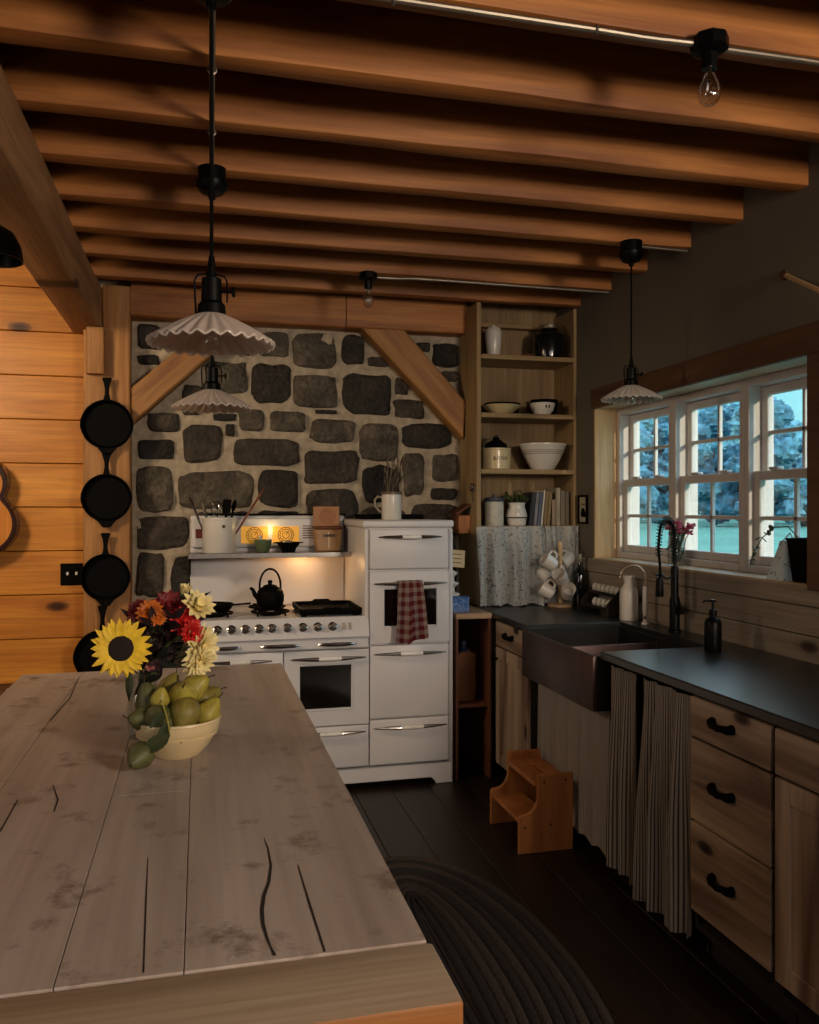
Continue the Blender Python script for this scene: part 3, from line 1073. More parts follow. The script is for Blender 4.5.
# soap dispenser
p = V((2.02, 3.01, ZT))
t = T('soap_dispenser', 'black pump soap bottle standing on the worktop under the window', 'soap dispenser', p)
MB().lathe([(0, 0), (.032, 0), (.034, .004), (.034, .115), (.028, .13), (.014, .14), (.014, .150), (0, .150)], 24, 0, Matrix.Translation(p)).build('bottle', M['black_satin'], t)
mb = MB()
mb.lathe([(0, .150), (.016, .150), (.016, .168), (.006, .172), (.005, .198), (.012, .200), (.012, .210), (0, .212)], 16, 0, Matrix.Translation(p))
mb.tube([p + V((0, 0, .205)), p + V((-.03, .012, .205)), p + V((-.036, .014, .198))], .004, 8)
mb.build('pump', M['black_satin'], t)

# egg rack and eggs; the rack's dark colour stands for the shadow on it
p = V((2.165, 4.265, ZT))
t = T('egg_rack', 'small two tier wooden egg rack with painted shade on the far worktop', 'egg rack', p)
for s_ in (-1, 1):
    mb = MB()
    mb.prism([(-.055 + p.x, ZT), (.055 + p.x, ZT), (.055 + p.x, ZT + .135), (.02 + p.x, ZT + .135), (-.055 + p.x, ZT + .06)], 'XZ', p.y + s_ * .155 - .006, p.y + s_ * .155 + .006, 0, .002)
    mb.build('side_panel', M['cab_dark'], t)
for (dx, z) in ((-.028, .035), (.026, .105)):
    mb = MB()
    mb.box(p.x + dx - .026, p.x + dx + .026, p.y - .148, p.y + .148, ZT + z - .006, ZT + z, 0, .001)
    mb.box(p.x + dx - .028, p.x + dx - .024, p.y - .148, p.y + .148, ZT + z, ZT + z + .012, 0, .001)
    mb.build('shelf', M['cab_dark'], t)
egg = MB()
egg.ball((0, 0, 0), (.0198, .0198, .027), 16, 12, 0, None, lambda u: 1 - .08 * max(0, u.z))
egg0 = None
for tier, (dx, z, n, lab) in enumerate(((-.026, .035, 4, 'white egg on the lower tier of the egg rack'), (.026, .105, 6, 'white egg in the full row on the upper tier of the egg rack'))):
    for k in range(n):
        yy = p.y - .130 + .052 * k
        loc = V((p.x + dx, yy, ZT + z + .0268))
        rot = (0, 0, 0)
        if egg0 is None:
            egg0 = egg.build('egg', M['white_china'])
            o = egg0
            o.location, o.rotation_euler = loc, rot
            tag(o, lab, 'egg', 'eggs on the lower tier')
        else:
            o = dup(egg0, loc, rot, lab)
            o['group'] = 'eggs on the upper tier' if tier else 'eggs on the lower tier'

# mug tree with mugs
p = V((2.065, 4.60, ZT))
t = T('mug_tree', 'turned pale wooden mug tree on the far worktop hung with white mugs', 'mug tree', p)
MB().lathe([(0, 0), (.072, 0), (.074, .006), (.070, .018), (.02, .024), (0, .024)], 28, 0, Matrix.Translation(p)).build('base', M['open_wood'], t)
MB().lathe([(0, .02), (.012, .02), (.011, .34), (.014, .35), (.014, .375), (.008, .385), (0, .387)], 14, 0, Matrix.Translation(p)).build('post', M['jamb_wood'], t)
pegs = [(.30, 3.7), (.30, .9), (.215, 2.6), (.215, 4.5), (.13, 3.4), (.13, 5.0), (.135, 1.6)]
mugl = ['white mug hanging highest on the mug tree, tilted with its mouth out', 'white mug hanging behind the mug tree post near the top', 'white mug hanging farthest left on the mug tree, at mid height',
        'white mug hanging in the middle of the mug tree with its base to the camera', 'small white mug hanging lowest on the left of the mug tree', 'white mug hanging lowest at the centre of the mug tree', 'white mug low on the window side of the mug tree']
mug0 = None
for (z, a), lab in zip(pegs, mugl):
    d = V((math.cos(a), math.sin(a), 0))
    q = p + V((0, 0, z))
    e = q + d * .075 + V((0, 0, .028))
    MB().tube([q, e], [.005, .0045], 8).build('peg', M['jamb_wood'], t)
    if mug0 is None:
        mug0 = T('mug', mugl[0], 'mug', (0, 0, 0), 'white mugs on the mug tree')
        MB().lathe([(0, 0), (.030, 0), (.036, .006), (.041, .05), (.0415, .082), (.0395, .084), (.038, .05), (.033, .008), (0, .006)], 24, 0).build('body', M['white_china'], mug0)
        MB().tube([(.040, 0, .066), (.058, 0, .066), (.066, 0, .052), (.064, 0, .032), (.052, 0, .020), (.038, 0, .018)], .0052, 8, 0, flat=1.3).build('handle', M['white_china'], mug0)
        mm = mug0
    else:
        mm = dup(mug0, label=lab)
    # handle loop slipped over the peg, cup hanging outside it and tipped downward
    axis = (d * .72 + V((0, 0, .55)) + d.cross(V((0, 0, 1))) * .45).normalized()
    hd = (V((0, 0, 1)) - axis * axis.z)
    hd.normalize()
    yv = axis.cross(hd)
    Rm = Matrix((hd, yv, axis)).transposed().to_4x4()
    hook = Rm @ V((.056, 0, .043))
    mm.rotation_euler = Rm.to_euler()
    mm.location = q + d * .062 + V((0, 0, .014)) - hook

# ladle hanging from the valance, dark bottle in the corner, framed print on the wall
lp = V((2.005, 4.655, 1.29))
t = T('ladle', 'long handled metal ladle hanging beside the mug tree from the curtain rod', 'ladle', lp)
MB().tube([lp + V((0, .06, .115)), lp + V((0, .045, .10)), lp + V((0, .03, .08)), lp + V((0, .01, -.05)), lp + V((0, 0, -.10))], [.0045, .0045, .005, .0045, .004], 8).build('handle', M['steel'], t)
MB().lathe([(0, -.028), (.02, -.024), (.036, -.008), (.04, .004), (.0385, .005), (.034, -.006), (.018, -.021), (0, -.025)], 22, 0, Matrix.Translation(lp + V((0, -.035, -.105))) @ Matrix.Rotation(1.2, 4, 'X')).build('bowl', M['steel'], t)
p = V((2.185, 4.585, ZT))
t = T('wine_bottle', 'dark glass bottle standing in the corner behind the egg rack', 'bottle', p)
MB().lathe([(0, 0), (.035, 0), (.037, .006), (.037, .18), (.030, .21), (.0145, .235), (.0135, .295), (.016, .297), (.016, .305), (0, .305)], 24, 0, Matrix.Translation(p)).build('body', plain('dark green glass', '#0c1210', .1, 0, .1, spec=.8), t)
MB().lathe([(.0142, .262), (.0150, .264), (.0165, .309), (0, .312)], 16, 0, Matrix.Translation(p)).build('cap', M['steel'], t)
t = T('picture_frame', 'small black framed print on the plaster wall beside the window', 'picture', (XR, 4.665, 1.49))
y0, y1, z0, z1 = 4.605, 4.725, 1.405, 1.578
mb = MB()
for (a, b_, c, d) in ((y0, y0 + .011, z0, z1), (y1 - .011, y1, z0, z1), (y0 + .011, y1 - .011, z0, z0 + .011), (y0 + .011, y1 - .011, z1 - .011, z1)):
    mb.box(XR - .016, XR, a, b_, c, d, 0, .002)
mb.build('frame', M['black_matt'], t)
mb = MB()
mb.box(XR - .006, XR, y0 + .010, y1 - .010, z0 + .010, z1 - .010, 0)
mb.prism([(y0 + .03, z0 + .04), (y1 - .03, z0 + .04), (y1 - .03, z0 + .07), (y1 - .045, z0 + .095), (y0 + .05, z0 + .095), (y0 + .03, z0 + .07)], 'YZ', XR - .0068, XR - .006, 1)
mb.prism([(y0 + .035, z0 + .115), (y1 - .035, z0 + .115), (y1 - .035, z0 + .12), (y0 + .035, z0 + .12)], 'YZ', XR - .0068, XR - .006, 1)
mb.build('print', [M['paper'], M['black_matt']], t)
# pale dowel fixed to the wall above the window
a = at(785, 275, X=XR)
t = T('wall_dowel', 'pale wooden rod slanting down from the plaster wall above the window', 'rod', a)
MB().tube([a, at(840, 300, X=2.12)], [.0095, .0095], 12).build('rod', M['jamb_wood'], t)
MB().lathe([(0, 0), (.02, 0), (.02, .012), (0, .012)], 16, 0, frame_to((-1, 0, 0), a)).build('socket', M['casing_wood'], t)

# window sill: jar of blossoms, printed planter, black pot, trailing vine
p = V((2.318, 3.765, WZ0))
t = T('glass_jar', 'clear glass jar on the window sill behind the faucet, full of green stems', 'vase', p)
MB().lathe([(0, .004), (.036, .004), (.04, .01), (.04, .12), (.034, .14), (.035, .155), (.038, .155), (.038, .138), (.043, .12), (.043, .006), (.038, 0), (0, 0)], 24, 0, Matrix.Translation(p)).build('body', M['clear'], t)
t = T('red_flower_spray', 'spray of pink red blossoms in the jar on the window sill', 'flowers', p)
mb = MB()
rr = random.Random(5)
heads = []
for i in range(18):
    e = p + V((rr.uniform(-.03, .015),   .075 - .0135 * i, rr.uniform(.18, .225) - .001 * i))
    b0 = p + V((rr.uniform(-.015, .015), rr.uniform(-.02, .02), .02))
    mb.tube([b0, b0.lerp(e, .6) + V((0, 0, .03)), e], .002, 5)
    heads.append(e)
mb.build('stems', M['leaf'], t)
mb = MB()
for e in heads:
    for k in range(6):
        a = rr.random() * 6
        d = V((math.cos(a), math.sin(a), rr.uniform(-.4, .8))).normalized()
        mb.ball(e, 1, 7, 5, 0, frame_to(d, e + d * .010) @ Matrix.Diagonal((.0095, .006, .013, 1)))
mb.build('blossoms', M['petal_pink'], t)
mb = MB()
for k in range(60):
    e = p + V((rr.uniform(-.028, .028), rr.uniform(-.032, .032) - .0, rr.uniform(.03, .19)))
    d = V((rr.uniform(-1, 1), rr.uniform(-1, 1), rr.uniform(-.3, 1))).normalized()
    mb.ball(e, 1, 7, 5, 0, frame_to(d, e) @ Matrix.Diagonal((.011, .002, .024, 1)))
mb.build('leaves', M['leaf'], t)
p = V((2.305, 2.805, WZ0))
tag(MB().lathe([(0, 0), (.055, 0), (.058, .004), (.078, .16), (.082, .162), (.082, .172), (.074, .172), (.070, .15), (0, .15)], 4, 0, Matrix.Translation(p) @ Matrix.Rotation(PI / 4, 4, 'Z')).build('plant_pot', M['black_matt'], org=p), 'square black flower pot, wider at the top, at the near end of the sill', 'pot')
p = V((2.292, 2.935, WZ0))
t = T('printed_bag', 'small white bag with a blue leaf print leaning on the black pot', 'bag', p)
def bagf(u, v):
    a = 2 * PI * u
    s_ = math.copysign(abs(math.cos(a)) ** .5, math.cos(a))
    c_ = math.copysign(abs(math.sin(a)) ** .5, math.sin(a))
    w = .056 * (1 - .45 * v) * (1 + .05 * math.sin(a * 5 + v * 6))
    return p + V((w * s_ * .9, w * c_ * (1 - .25 * v) - .030 * v, .158 * v))
MB().grid(bagf, 32, 10, 0).build('cloth', M['bag_print'], t, ang=1.2)
MB().tube([bagf(0, 1) + V((0, 0, -.004)), p + V((.01, -.028, .19)), bagf(.5, 1) + V((0, 0, -.004))], .003, 6).build('handle', M['bag_print'], t)
t = T('trailing_vine', 'thin trailing vine arching from the black pot along the window sill', 'plant', V((2.305, 2.805, WZ0 + .15)))
s0 = V((2.300, 2.84, WZ0 + .16))
vp = [s0, s0 + V((-.005, .07, .055)), s0 + V((-.01, .15, .05)), s0 + V((-.012, .22, .005)), s0 + V((-.014, .275, -.06)), s0 + V((-.016, .295, -.115))]
mb = MB()
mb.tube(vp, .0022, 6)
mb.build('stem', M['leaf'], t)
mb = MB()
for i in range(16):
    k = 2 + rr.random() * 2.9
    i0 = int(k)
    e = vp[i0].lerp(vp[min(i0 + 1, 5)], k - i0) + V((rr.uniform(-.02, .01), rr.uniform(-.02, .02), rr.uniform(-.01, .01)))
    d = V((rr.uniform(-1, .2), rr.uniform(-1, 1), rr.uniform(-1, 1))).normalized()
    mb.ball(e, 1, 7, 5, 0, frame_to(d, e) @ Matrix.Diagonal((.010, .0018, .013, 1)))
mb.build('leaves', M['leaf'], t)

# step stool
t = T('step_stool', 'honey pine two step stool standing in front of the sink curtain', 'stool', (1.47, 3.60, 0))
xf, xb, ya, yb = 1.338, 1.592, 3.408, 3.79
side = [(xf, 0), (xb, 0), (xb, .338), (1.425, .338)]
for i in range(9):
    a = PI * i / 16
    side.append((1.425 - .055 * (1 - math.cos(a)), .338 - .10 - .07 * math.sin(a)) if False else (1.365 + .06 * math.cos(a), .245 - .075 * math.sin(a)))
side += [(xf + .012, .168), (xf, .156)]
for (a, b_) in ((ya, ya + .02), (yb - .02, yb)):
    mb = MB()
    mb.prism(side, 'XZ', a, b_, 0, .004)
    if a == ya:
        for (u, z) in ((1.455, .305), (1.555, .31), (1.365, .06 + .055), (1.485, .118)):
            mb.lathe([(0, 0), (.0055, 0), (.0055, .0012), (0, .0014)], 10, 1, frame_to((0, -1, 0), (u, ya, z)))
    mb.build('side_panel', [M['stool_wood'], M['stem_brown']], t)
MB().box(xf + .008, 1.50, ya + .02, yb - .02, .122, .142, 0, .004).build('tread', M['stool_wood'], t)
mb = MB()
z0, z1 = .282, .302
mb.box(1.415, 1.50, ya + .02, yb - .02, z0, z1, 0, .003)
mb.box(1.525, xb, ya + .02, yb - .02, z0, z1, 0, .003)
mb.box(1.50, 1.525, ya + .02, 3.54, z0, z1, 0)
mb.box(1.50, 1.525, 3.66, yb - .02, z0, z1, 0)
mb.build('tread', M['stool_wood'], t)
MB().box(xb - .018, xb, ya + .02, yb - .02, .0, .10, 0, .003).build('back_rail', M['stool_wood'], t)

# braided oval rug
cx, cy, rx, ry = .795, 2.62, .41, .89
mb = MB()
def rugf(u, v):
    a = 2 * PI * u
    rows = 11
    f = .02 + .98 * v
    ridge = abs(math.sin(v * rows * PI))
    br = .5 + .5 * math.sin(a * 70 + (int(v * rows) % 2) * 3 + v * 20)
    # stadium-like oval: keep ring width even
    lx, ly = rx * f, (ry - rx) + rx * f
    x = lx * math.cos(a)
    y = ly * math.copysign(abs(math.sin(a)) ** .92, math.sin(a))
    z = .002 + .010 * ridge ** .6 + .0012 * br * ridge
    if v >= .999: z = .0005
    return V((cx + x, cy + y, z))
mb.grid(rugf, 200, 66, 0)
mb.bm.faces.ensure_lookup_table()
for f in mb.bm.faces:
    c = f.calc_center_median()
    d = max(0.001, 1)
    f.material_index = 0
i = 0
for f in mb.bm.faces:
    ring = (i % 66) // 6
    f.material_index = 1 if ring in (2, 3, 5, 8, 10) else 0
    i += 1
tag(mb.build('braided_rug', [M['rug_a'], M['rug_b']], org=(cx, cy, 0), ang=1.2), 'dark oval braided rug on the floor beside the table', 'rug')

# open shelf unit between the stove and the corner
t = T('open_shelf_unit', 'open shelf unit with a pale pine top between the stove and the corner', 'cabinet', (1.48, 4.72, 0))
MB().box(1.362, 1.572, 4.405, 5.07, .888, .918, 0, .003).build('top', M['open_wood'], t)
for x0 in (1.364, 1.556):
    MB().box(x0, x0 + .016, 4.42, 5.07, 0, .888, 0, .002).build('side_panel', M['open_side'], t)
MB().box(1.380, 1.556, 4.43, 5.06, .395, .415, 0, .002).build('shelf', M['open_side'], t)
MB().box(1.380, 1.556, 5.05, 5.064, .02, .88, 0).build('back_panel', M['cab_dark'], t)
p = V((1.455, 4.56, .415))
def sack(u, v):
    a = 2 * PI * u
    s_ = math.copysign(abs(math.cos(a)) ** .35, math.cos(a))
    c_ = math.copysign(abs(math.sin(a)) ** .35, math.sin(a))
    k = 1 + .05 * noise.noise(V((s_ * 2, c_ * 2, v * 5)))
    return p + V((.062 * s_ * k, .05 * c_ * k, .27 * v + (.008 * math.sin(a * 7) if v > .95 else 0)))
mb = MB()
mb.grid(sack, 40, 14, 0, -.001)
mb.box(p.x - .055, p.x + .055, p.y - .044, p.y + .044, p.z + .001, p.z + .003, 0)
tag(mb.build('paper_bag', M['kraft'], org=p, ang=.5), 'brown paper bag on the shelf of the open unit beside the stove', 'bag')
q = p + V((0, 0, .002))
mb = MB()
mb.lathe([(0, .003), (.034, .003), (.036, .01), (.036, .24), (.03, .27), (.012, .29), (.012, .31), (.016, .312), (.016, .33), (0, .332)], 20, 0, Matrix.Translation(p))
tag(mb.build('blue_bottle', plain('dark blue plastic', '#232c48', .35), org=p), 'dark blue bottle poking out of the brown paper bag', 'bottle')
# on the pine top: flowered box, white figurine stack, recipe card on a stand
p = V((1.412, 4.52, .918))
t = T('flowered_box', 'small blue box with white flowers on the pine top beside the stove', 'box', p)
MB().box(p.x - .05, p.x + .05, p.y - .04, p.y + .04, p.z, p.z + .075, 0, .002).build('body', M['blue_box'], t)
MB().box(p.x - .052, p.x + .052, p.y - .042, p.y + .042, p.z + .0752, p.z + .082, 0, .002).build('lid', M['blue_box'], t)
p = V((1.405, 4.63, .918))
t = T('white_figurine', 'white stacked ceramic figurine behind the blue flowered box', 'figurine', p)
mb = MB()
mb.lathe([(0, 0), (.035, 0), (.032, .03), (.02, .05), (.045, .085), (.046, .092), (.018, .10), (.016, .125), (.04, .145), (.041, .152), (.015, .162), (.014, .185), (.034, .205), (.034, .212), (.012, .222), (0, .235)], 18, 0, Matrix.Translation(p), None)
mb.build('body', M['white_china'], t)
p = V((1.47, 4.78, .918))
t = T('recipe_card_stand', 'cream card propped on a dark stand against the wall beside the stove', 'card stand', p)
Mt = Matrix.Translation(p + V((0, 0, .26))) @ Matrix.Rotation(-.18, 4, 'X') @ Matrix.Rotation(.10, 4, 'Y')
mb = MB().box(-.07, .06, -.004, .004, -.03, .075, 0, .002, Mt)
for k in range(3):
    mb.box(-.05, .04, -.005, -.0042, .045 - k * .025, .05 - k * .025, 1, 0, Mt)
mb.build('card', [M['cream_china'], M['crock_ink']], t)
mb = MB().box(-.05, .05, -.02, .02, 0, .012, 0, .002, Matrix.Translation(p))
mb.box(-.012, .012, .005, .014, .012, .24, 0, .002, Matrix.Translation(p))
mb.build('stand', M['black_matt'], t)
# ------------------------------------------------------------------ tall shelf unit in the corner
SX0, SX1, SY0, SY1 = 1.595, 2.248, 4.745, 5.075
t = T('built_in_shelves', 'tall open built in shelves in the corner beside the stone wall', 'shelves', (1.92, 4.9, .918))
MB().box(SX0, SX0 + .028, SY0, SY1, .919, ZJ - .005, 0, .003).build('side_panel', M['shelf_wood_z'], t)
MB().box(SX1 - .02, SX1, SY0 + .02, SY1, .919, ZJ - .005, 0, .002).build('side_panel', M['shelf_wood_z'], t)
MB().box(SX0 - .002, SX1, SY1 - .015, SY1, .919, ZC - .005, 0).build('back_panel', M['shelf_back'], t)
MB().box(SX0 + .028, SX1 - .02, SY0 + .24, SY1 - .015, ZJ - .095, ZJ - .07, 0, .002).build('top_rail', M['shelf_wood'], t)
ZS = [2.42, 2.07, 1.733, 1.392]
for z in ZS:
    MB().box(SX0 + .028, SX1 - .02, SY0 + .004, SY1 - .015, z - .028, z, 0, .003).build('shelf', M['shelf_wood'], t)

def prop(name, label, cat, prof, p, mat, n=28, rip=None, group=None):
    return tag(MB().lathe(prof, n, 0, Matrix.Translation(p), rip).build(name, mat, org=p), label, cat, group)

def onshelf(px, k, Y=4.86):
    q = at(px, 400, Y=Y)
    return V((q.x, Y, ZS[k]))

# top shelf
p = onshelf(493.5, 0)
t = T('lidded_vase', 'tall pale lidded vase at the left end of the top shelf', 'vase', p)
MB().lathe([(0, 0), (.036, 0), (.040, .01), (.050, .10), (.052, .15), (.049, .165), (.046, .168), (0, .168)], 26, 0, Matrix.Translation(p)).build('body', M['white_china'], t)
MB().lathe([(.046, .168), (.042, .178), (.015, .184), (.010, .196), (0, .198)], 26, 0, Matrix.Translation(p)).build('lid', M['white_china'], t)
p = onshelf(549, 0)
t = T('dark_glass_jar', 'big dark glass jar with a pale lid on the top shelf', 'jar', p)
MB().lathe([(0, 0), (.085, 0), (.095, .01), (.105, .08), (.095, .15), (.055, .175), (.055, .19), (0, .19)], 28, 0, Matrix.Translation(p)).build('body', plain('near black glass', '#0c0f10', .15, 0, .1, spec=.6), t)
MB().lathe([(.058, .190), (.06, .192), (.06, .21), (.05, .214), (0, .214)], 24, 0, Matrix.Translation(p)).build('lid', M['steel'], t)
p = onshelf(528, 0, 4.83)
prop('wooden_dish', 'little low wooden dish on the top shelf before the dark jar', 'dish', [(0, 0), (.03, 0), (.045, .022), (.043, .023), (.028, .006), (0, .005)], p, M['open_side'])
# second shelf
def scal(n, a):
    return lambda r, z, ang, k: (r * (1 + a * math.cos(n * ang) * min(1, r / .1)), z)
p = onshelf(501, 1, 4.85)
prop('scalloped_bowl', 'shallow cream bowl with a wavy rim on the second shelf', 'bowl', [(0, 0), (.06, 0), (.065, .004), (.095, .030), (.122, .052), (.120, .055), (.092, .034), (.06, .010), (0, .008)], p, M['cream_china'], 48, scal(14, .03))
q = onshelf(502, 1, 4.96)
prop('black_pot', 'low wide black pot in the shade behind the wavy cream bowl', 'pot', [(0, 0), (.09, 0), (.10, .01), (.112, .075), (.116, .078), (.112, .08), (.095, .012), (0, .01)], V((q.x, 5.0 - .06, q.z)) + V((0, 0, 0)) if False else V((q.x - .005, 4.945, q.z)), M['black_iron'])
p = onshelf(542.5, 1, 4.84)
mb = MB().lathe([(0, 0), (.042, 0), (.045, .004), (.068, .035), (.078, .075), (.0755, .076), (.064, .036), (.04, .008), (0, .007)], 28, 0, Matrix.Translation(p))
for s_ in (0, .28):
    d = V((math.sin(s_ - .1) * .0755, -math.cos(s_ - .1) * .0755, .05))
    mb.ball(p + d, (.006, .003, .012), 8, 6, 1)
tag(mb.build('china_bowl', [M['white_china'], M['crock_ink']], org=p), 'small deep white bowl with dark marks on the second shelf', 'bowl')
q = onshelf(543, 1, 4.97)
prop('black_pot', 'deep black pot in the shade behind the small white bowl', 'pot', [(0, 0), (.07, 0), (.078, .01), (.085, .108), (.088, .112), (.083, .112), (.07, .012), (0, .01)], V((q.x + .005, 4.965, q.z)), M['black_iron'])
# third shelf: stoneware crock with bail and black ruffled bundle, big mixing bowl
p = onshelf(496, 2, 4.86)
t = T('stoneware_crock', 'tan stoneware crock with stamped lettering and a wire bail on the third shelf', 'crock', p)
MB().lathe([(0, 0), (.083, 0), (.088, .006), (.089, .118), (.092, .122), (.092, .13), (.085, .13), (.082, .12), (.082, .01), (0, .008)], 32, 0, Matrix.Translation(p)).build('body', M['cream_china'], t)
# stamped word, built as small raised strokes round the front
strk = {'B': [(0, 0, 0, 4), (0, 4, 2, 4), (0, 2, 2, 2), (0, 0, 2, 0), (2, 0, 2, 2), (2, 2, 2, 4)], 'U': [(0, 0, 0, 4), (2, 0, 2, 4), (0, 0, 2, 0)], 'T': [(0, 4, 2, 4), (1, 0, 1, 4)],
        'E': [(0, 0, 0, 4), (0, 4, 2, 4), (0, 2, 1.6, 2), (0, 0, 2, 0)], 'R': [(0, 0, 0, 4), (0, 4, 2, 4), (2, 4, 2, 2), (0, 2, 2, 2), (.8, 2, 2, 0)]}
mb = MB()
u0 = -.042
for ch in 'BUTTER':
    for (xa, za, xb_, zb_) in strk[ch]:
        pts = []
        for (a, b_) in ((xa, za), (xb_, zb_)):
            ang = (u0 + a * .0046) / .089 - .05
            pts.append(p + V((math.sin(ang) * .0893, -math.cos(ang) * .0893, .058 + b_ * .0044)))
        mb.tube(pts, .0016, 5)
    u0 += .0150
mb.build('lettering', M['crock_ink'], t)
pts = []
for i in range(17):
    a = PI * i / 16
    pts.append(p + V((.088 * math.cos(a), -.02, .118 + .085 * math.sin(a) ** .8)))
MB().tube(pts, .003, 6).build('bail', M['steel'], t)
q = p + V((0, 0, .01))
mb = MB()
mb.ball(q + V((0, 0, .10)), (.076, .076, .075), 26, 14, 0, None, lambda u: 1 + .16 * noise.noise(u * 4.5))
mb.ball(q + V((.0, 0, .175)), (.022, .022, .028), 12, 8, 0)
tag(mb.build('black_cloth_bundle', M['black_matt'], org=q), 'black gathered cloth bundle stuffed into the tan crock', 'cloth')
p = onshelf(542.5, 2, 4.87)
t = T('mixing_bowl', 'large white banded mixing bowl on the third shelf', 'bowl', p)
MB().lathe([(0, 0), (.066, 0), (.070, .005), (.098, .05), (.128, .11), (.143, .150), (.147, .155), (.147, .163), (.139, .163), (.122, .11), (.092, .05), (.062, .012), (0, .010)], 36, 0, Matrix.Translation(p)).build('body', M['white_china'], t)
mb = MB()
for z, r in ((.098, .1222), (.108, .1272), (.118, .1312)):
    mb.lathe([(r, z), (r + .0022, z + .0005), (r + .0038, z + .0045), (r + .0016, z + .005)], 36, 0, Matrix.Translation(p))
mb.build('glaze_band', M['cream_band'], t)
# lower shelf: canister, bellied pot with herbs, books
p = onshelf(494, 3, 4.83)
t = T('floral_canister', 'round floral printed canister with a dark lid on the lowest shelf', 'canister', p)
MB().lathe([(0, 0), (.056, 0), (.058, .003), (.058, .150), (0, .150)], 28, 0, Matrix.Translation(p)).build('body', floral('printed canister', '#cfcabb', '#6a6a72', '#7a8070', 44., 'Object', .2), t)
MB().lathe([(.060, .146), (.061, .148), (.061, .168), (.056, .172), (.008, .174), (.006, .190), (0, .192)], 28, 0, Matrix.Translation(p)).build('lid', plain('slate blue lid', '#3a3e4a', .4), t)
p = onshelf(516.5, 3, 4.83)
t = T('bellied_pot', 'white bellied pot with a black line round it on the lowest shelf', 'pot', p)
MB().lathe([(0, 0), (.050, 0), (.056, .006), (.061, .045), (.066, .060), (.058, .090), (.049, .120), (.055, .140), (.052, .141), (.046, .12), (.054, .09), (.06, .06), (.052, .012), (0, .010)], 30, 0, Matrix.Translation(p)).build('body', M['white_china'], t)
MB().lathe([(.0612, .046), (.0632, .047), (.0645, .052), (.0635, .053)], 30, 0, Matrix.Translation(p)).build('line', M['black_matt'], t)
t = T('herb_sprigs', 'green herb sprigs growing from the bellied pot', 'plant', p + V((0, 0, .012)))
rr = random.Random(21)
mb, ml = MB(), MB()
for i in range(26):
    a = rr.random() * 2 * PI
    e = p + V((math.cos(a) * rr.uniform(.02, .11), math.sin(a) * rr.uniform(.01, .06), rr.uniform(.15, .215)))
    b0 = p + V((math.cos(a) * .02, math.sin(a) * .02, .013))
    mid = p + V((math.cos(a) * .03, math.sin(a) * .03, .15))
    mb.tube([b0, mid, e], .0016, 5)
    for k in range(4):
        c = mid.lerp(e, k / 3)
        d = V((rr.uniform(-1, 1), rr.uniform(-1, 1), rr.uniform(-.5, 1))).normalized()
        ml.ball(c, 1, 7, 5, 0, frame_to(d, c + d * .008) @ Matrix.Diagonal((.008, .0015, .016, 1)))
mb.build('stems', M['leaf'], t)
ml.build('leaves', M['leaf'], t)
bk = [(.030, .205, .10, '#2a2a30', 'dark book leaning first in the row on the lowest shelf'), (.022, .205, .10, '#77757c', 'grey book second in the row on the lowest shelf'),
      (.022, .208, .10, '#5a6478', 'slate blue book third in the row on the lowest shelf'), (.014, .218, .10, '#d6d2c6', 'thin white spined book in the middle of the leaning row'),
      (.024, .215, .10, '#8a7350', 'tan book leaning on the thin white book'), (.022, .210, .09, '#8e7a58', 'second tan book beside a short book on the lowest shelf'),
      (.026, .160, .0, '#a08f78', 'short beige book standing between taller books'), (.030, .232, .0, '#9c9482', 'tallest pale book near the right end of the row'), (.032, .215, .0, '#7f786a', 'thick grey book last but one in the row'), (.026, .212, .0, '#756a58', 'worn brown book at the right end of the row')]
xx = onshelf(527, 3, 4.80).x + .012
for (w, h, tilt, c, lab) in bk:
    p = V((xx, 4.80, ZS[3]))
    t = T('book', lab, 'book', p, 'cookbooks on the lowest shelf')
    Mt = Matrix.Translation(p + V((0, 0, 0))) @ Matrix.Rotation(tilt, 4, 'Y')
    mb = MB()
    cm = plain('book cover', c, .7, 0, .1, 30)
    mb.box(.0, w - .002, 0, .003, .001, h, 0, .001, Mt)
    mb.box(.0, .002, 0, .16, .001, h, 0, .0005, Mt)
    mb.box(w - .004, w - .002, 0, .16, .001, h, 0, .0005, Mt)
    mb.build('cover', cm, t)
    MB().box(.002, w - .004, .003, .155, .005, h - .004, 0, 0, Mt).build('pages', M['paper'], t)
    t.rotation_euler = (0, 0, 0)
    xx += w + (.001 if tilt else .0005)
    if lab.startswith('second tan'): xx += .012
# floral valance under the lowest shelf
t = T('shelf_curtain', 'gathered sprigged cotton curtain hanging below the lowest shelf', 'curtain', (1.92, 4.72, .92))
rr = random.Random(3)
def val(u, v):
    x = SX0 - .012 + (SX1 - SX0 + .004) * u
    a = .014 + .056 * min(1, v * 1.5)
    w = math.sin(u * 5.6 * 2 * PI + 1.3 * math.sin(u * 9) + .7 * v) + .35 * math.sin(u * 15 * 2 * PI + 2 * v) * (1 - .6 * v)
    zb = .925 + .006 * math.sin(u * 50)
    zt_ = ZS[3] - .002
    return V((x, 4.722 - a * (w * .6 + .35) - .02 * v, zt_ + (zb - zt_) * v))
MB().grid(val, 150, 22, 0, .002, (1.6, .75)).build('cloth', M['floral_cloth'], t, ang=1.3)
MB().tube([(SX0 + .005, 4.737, ZS[3] - .012), (SX1 - .02, 4.737, ZS[3] - .012)], .004, 8).build('rod', M['brass'], t)

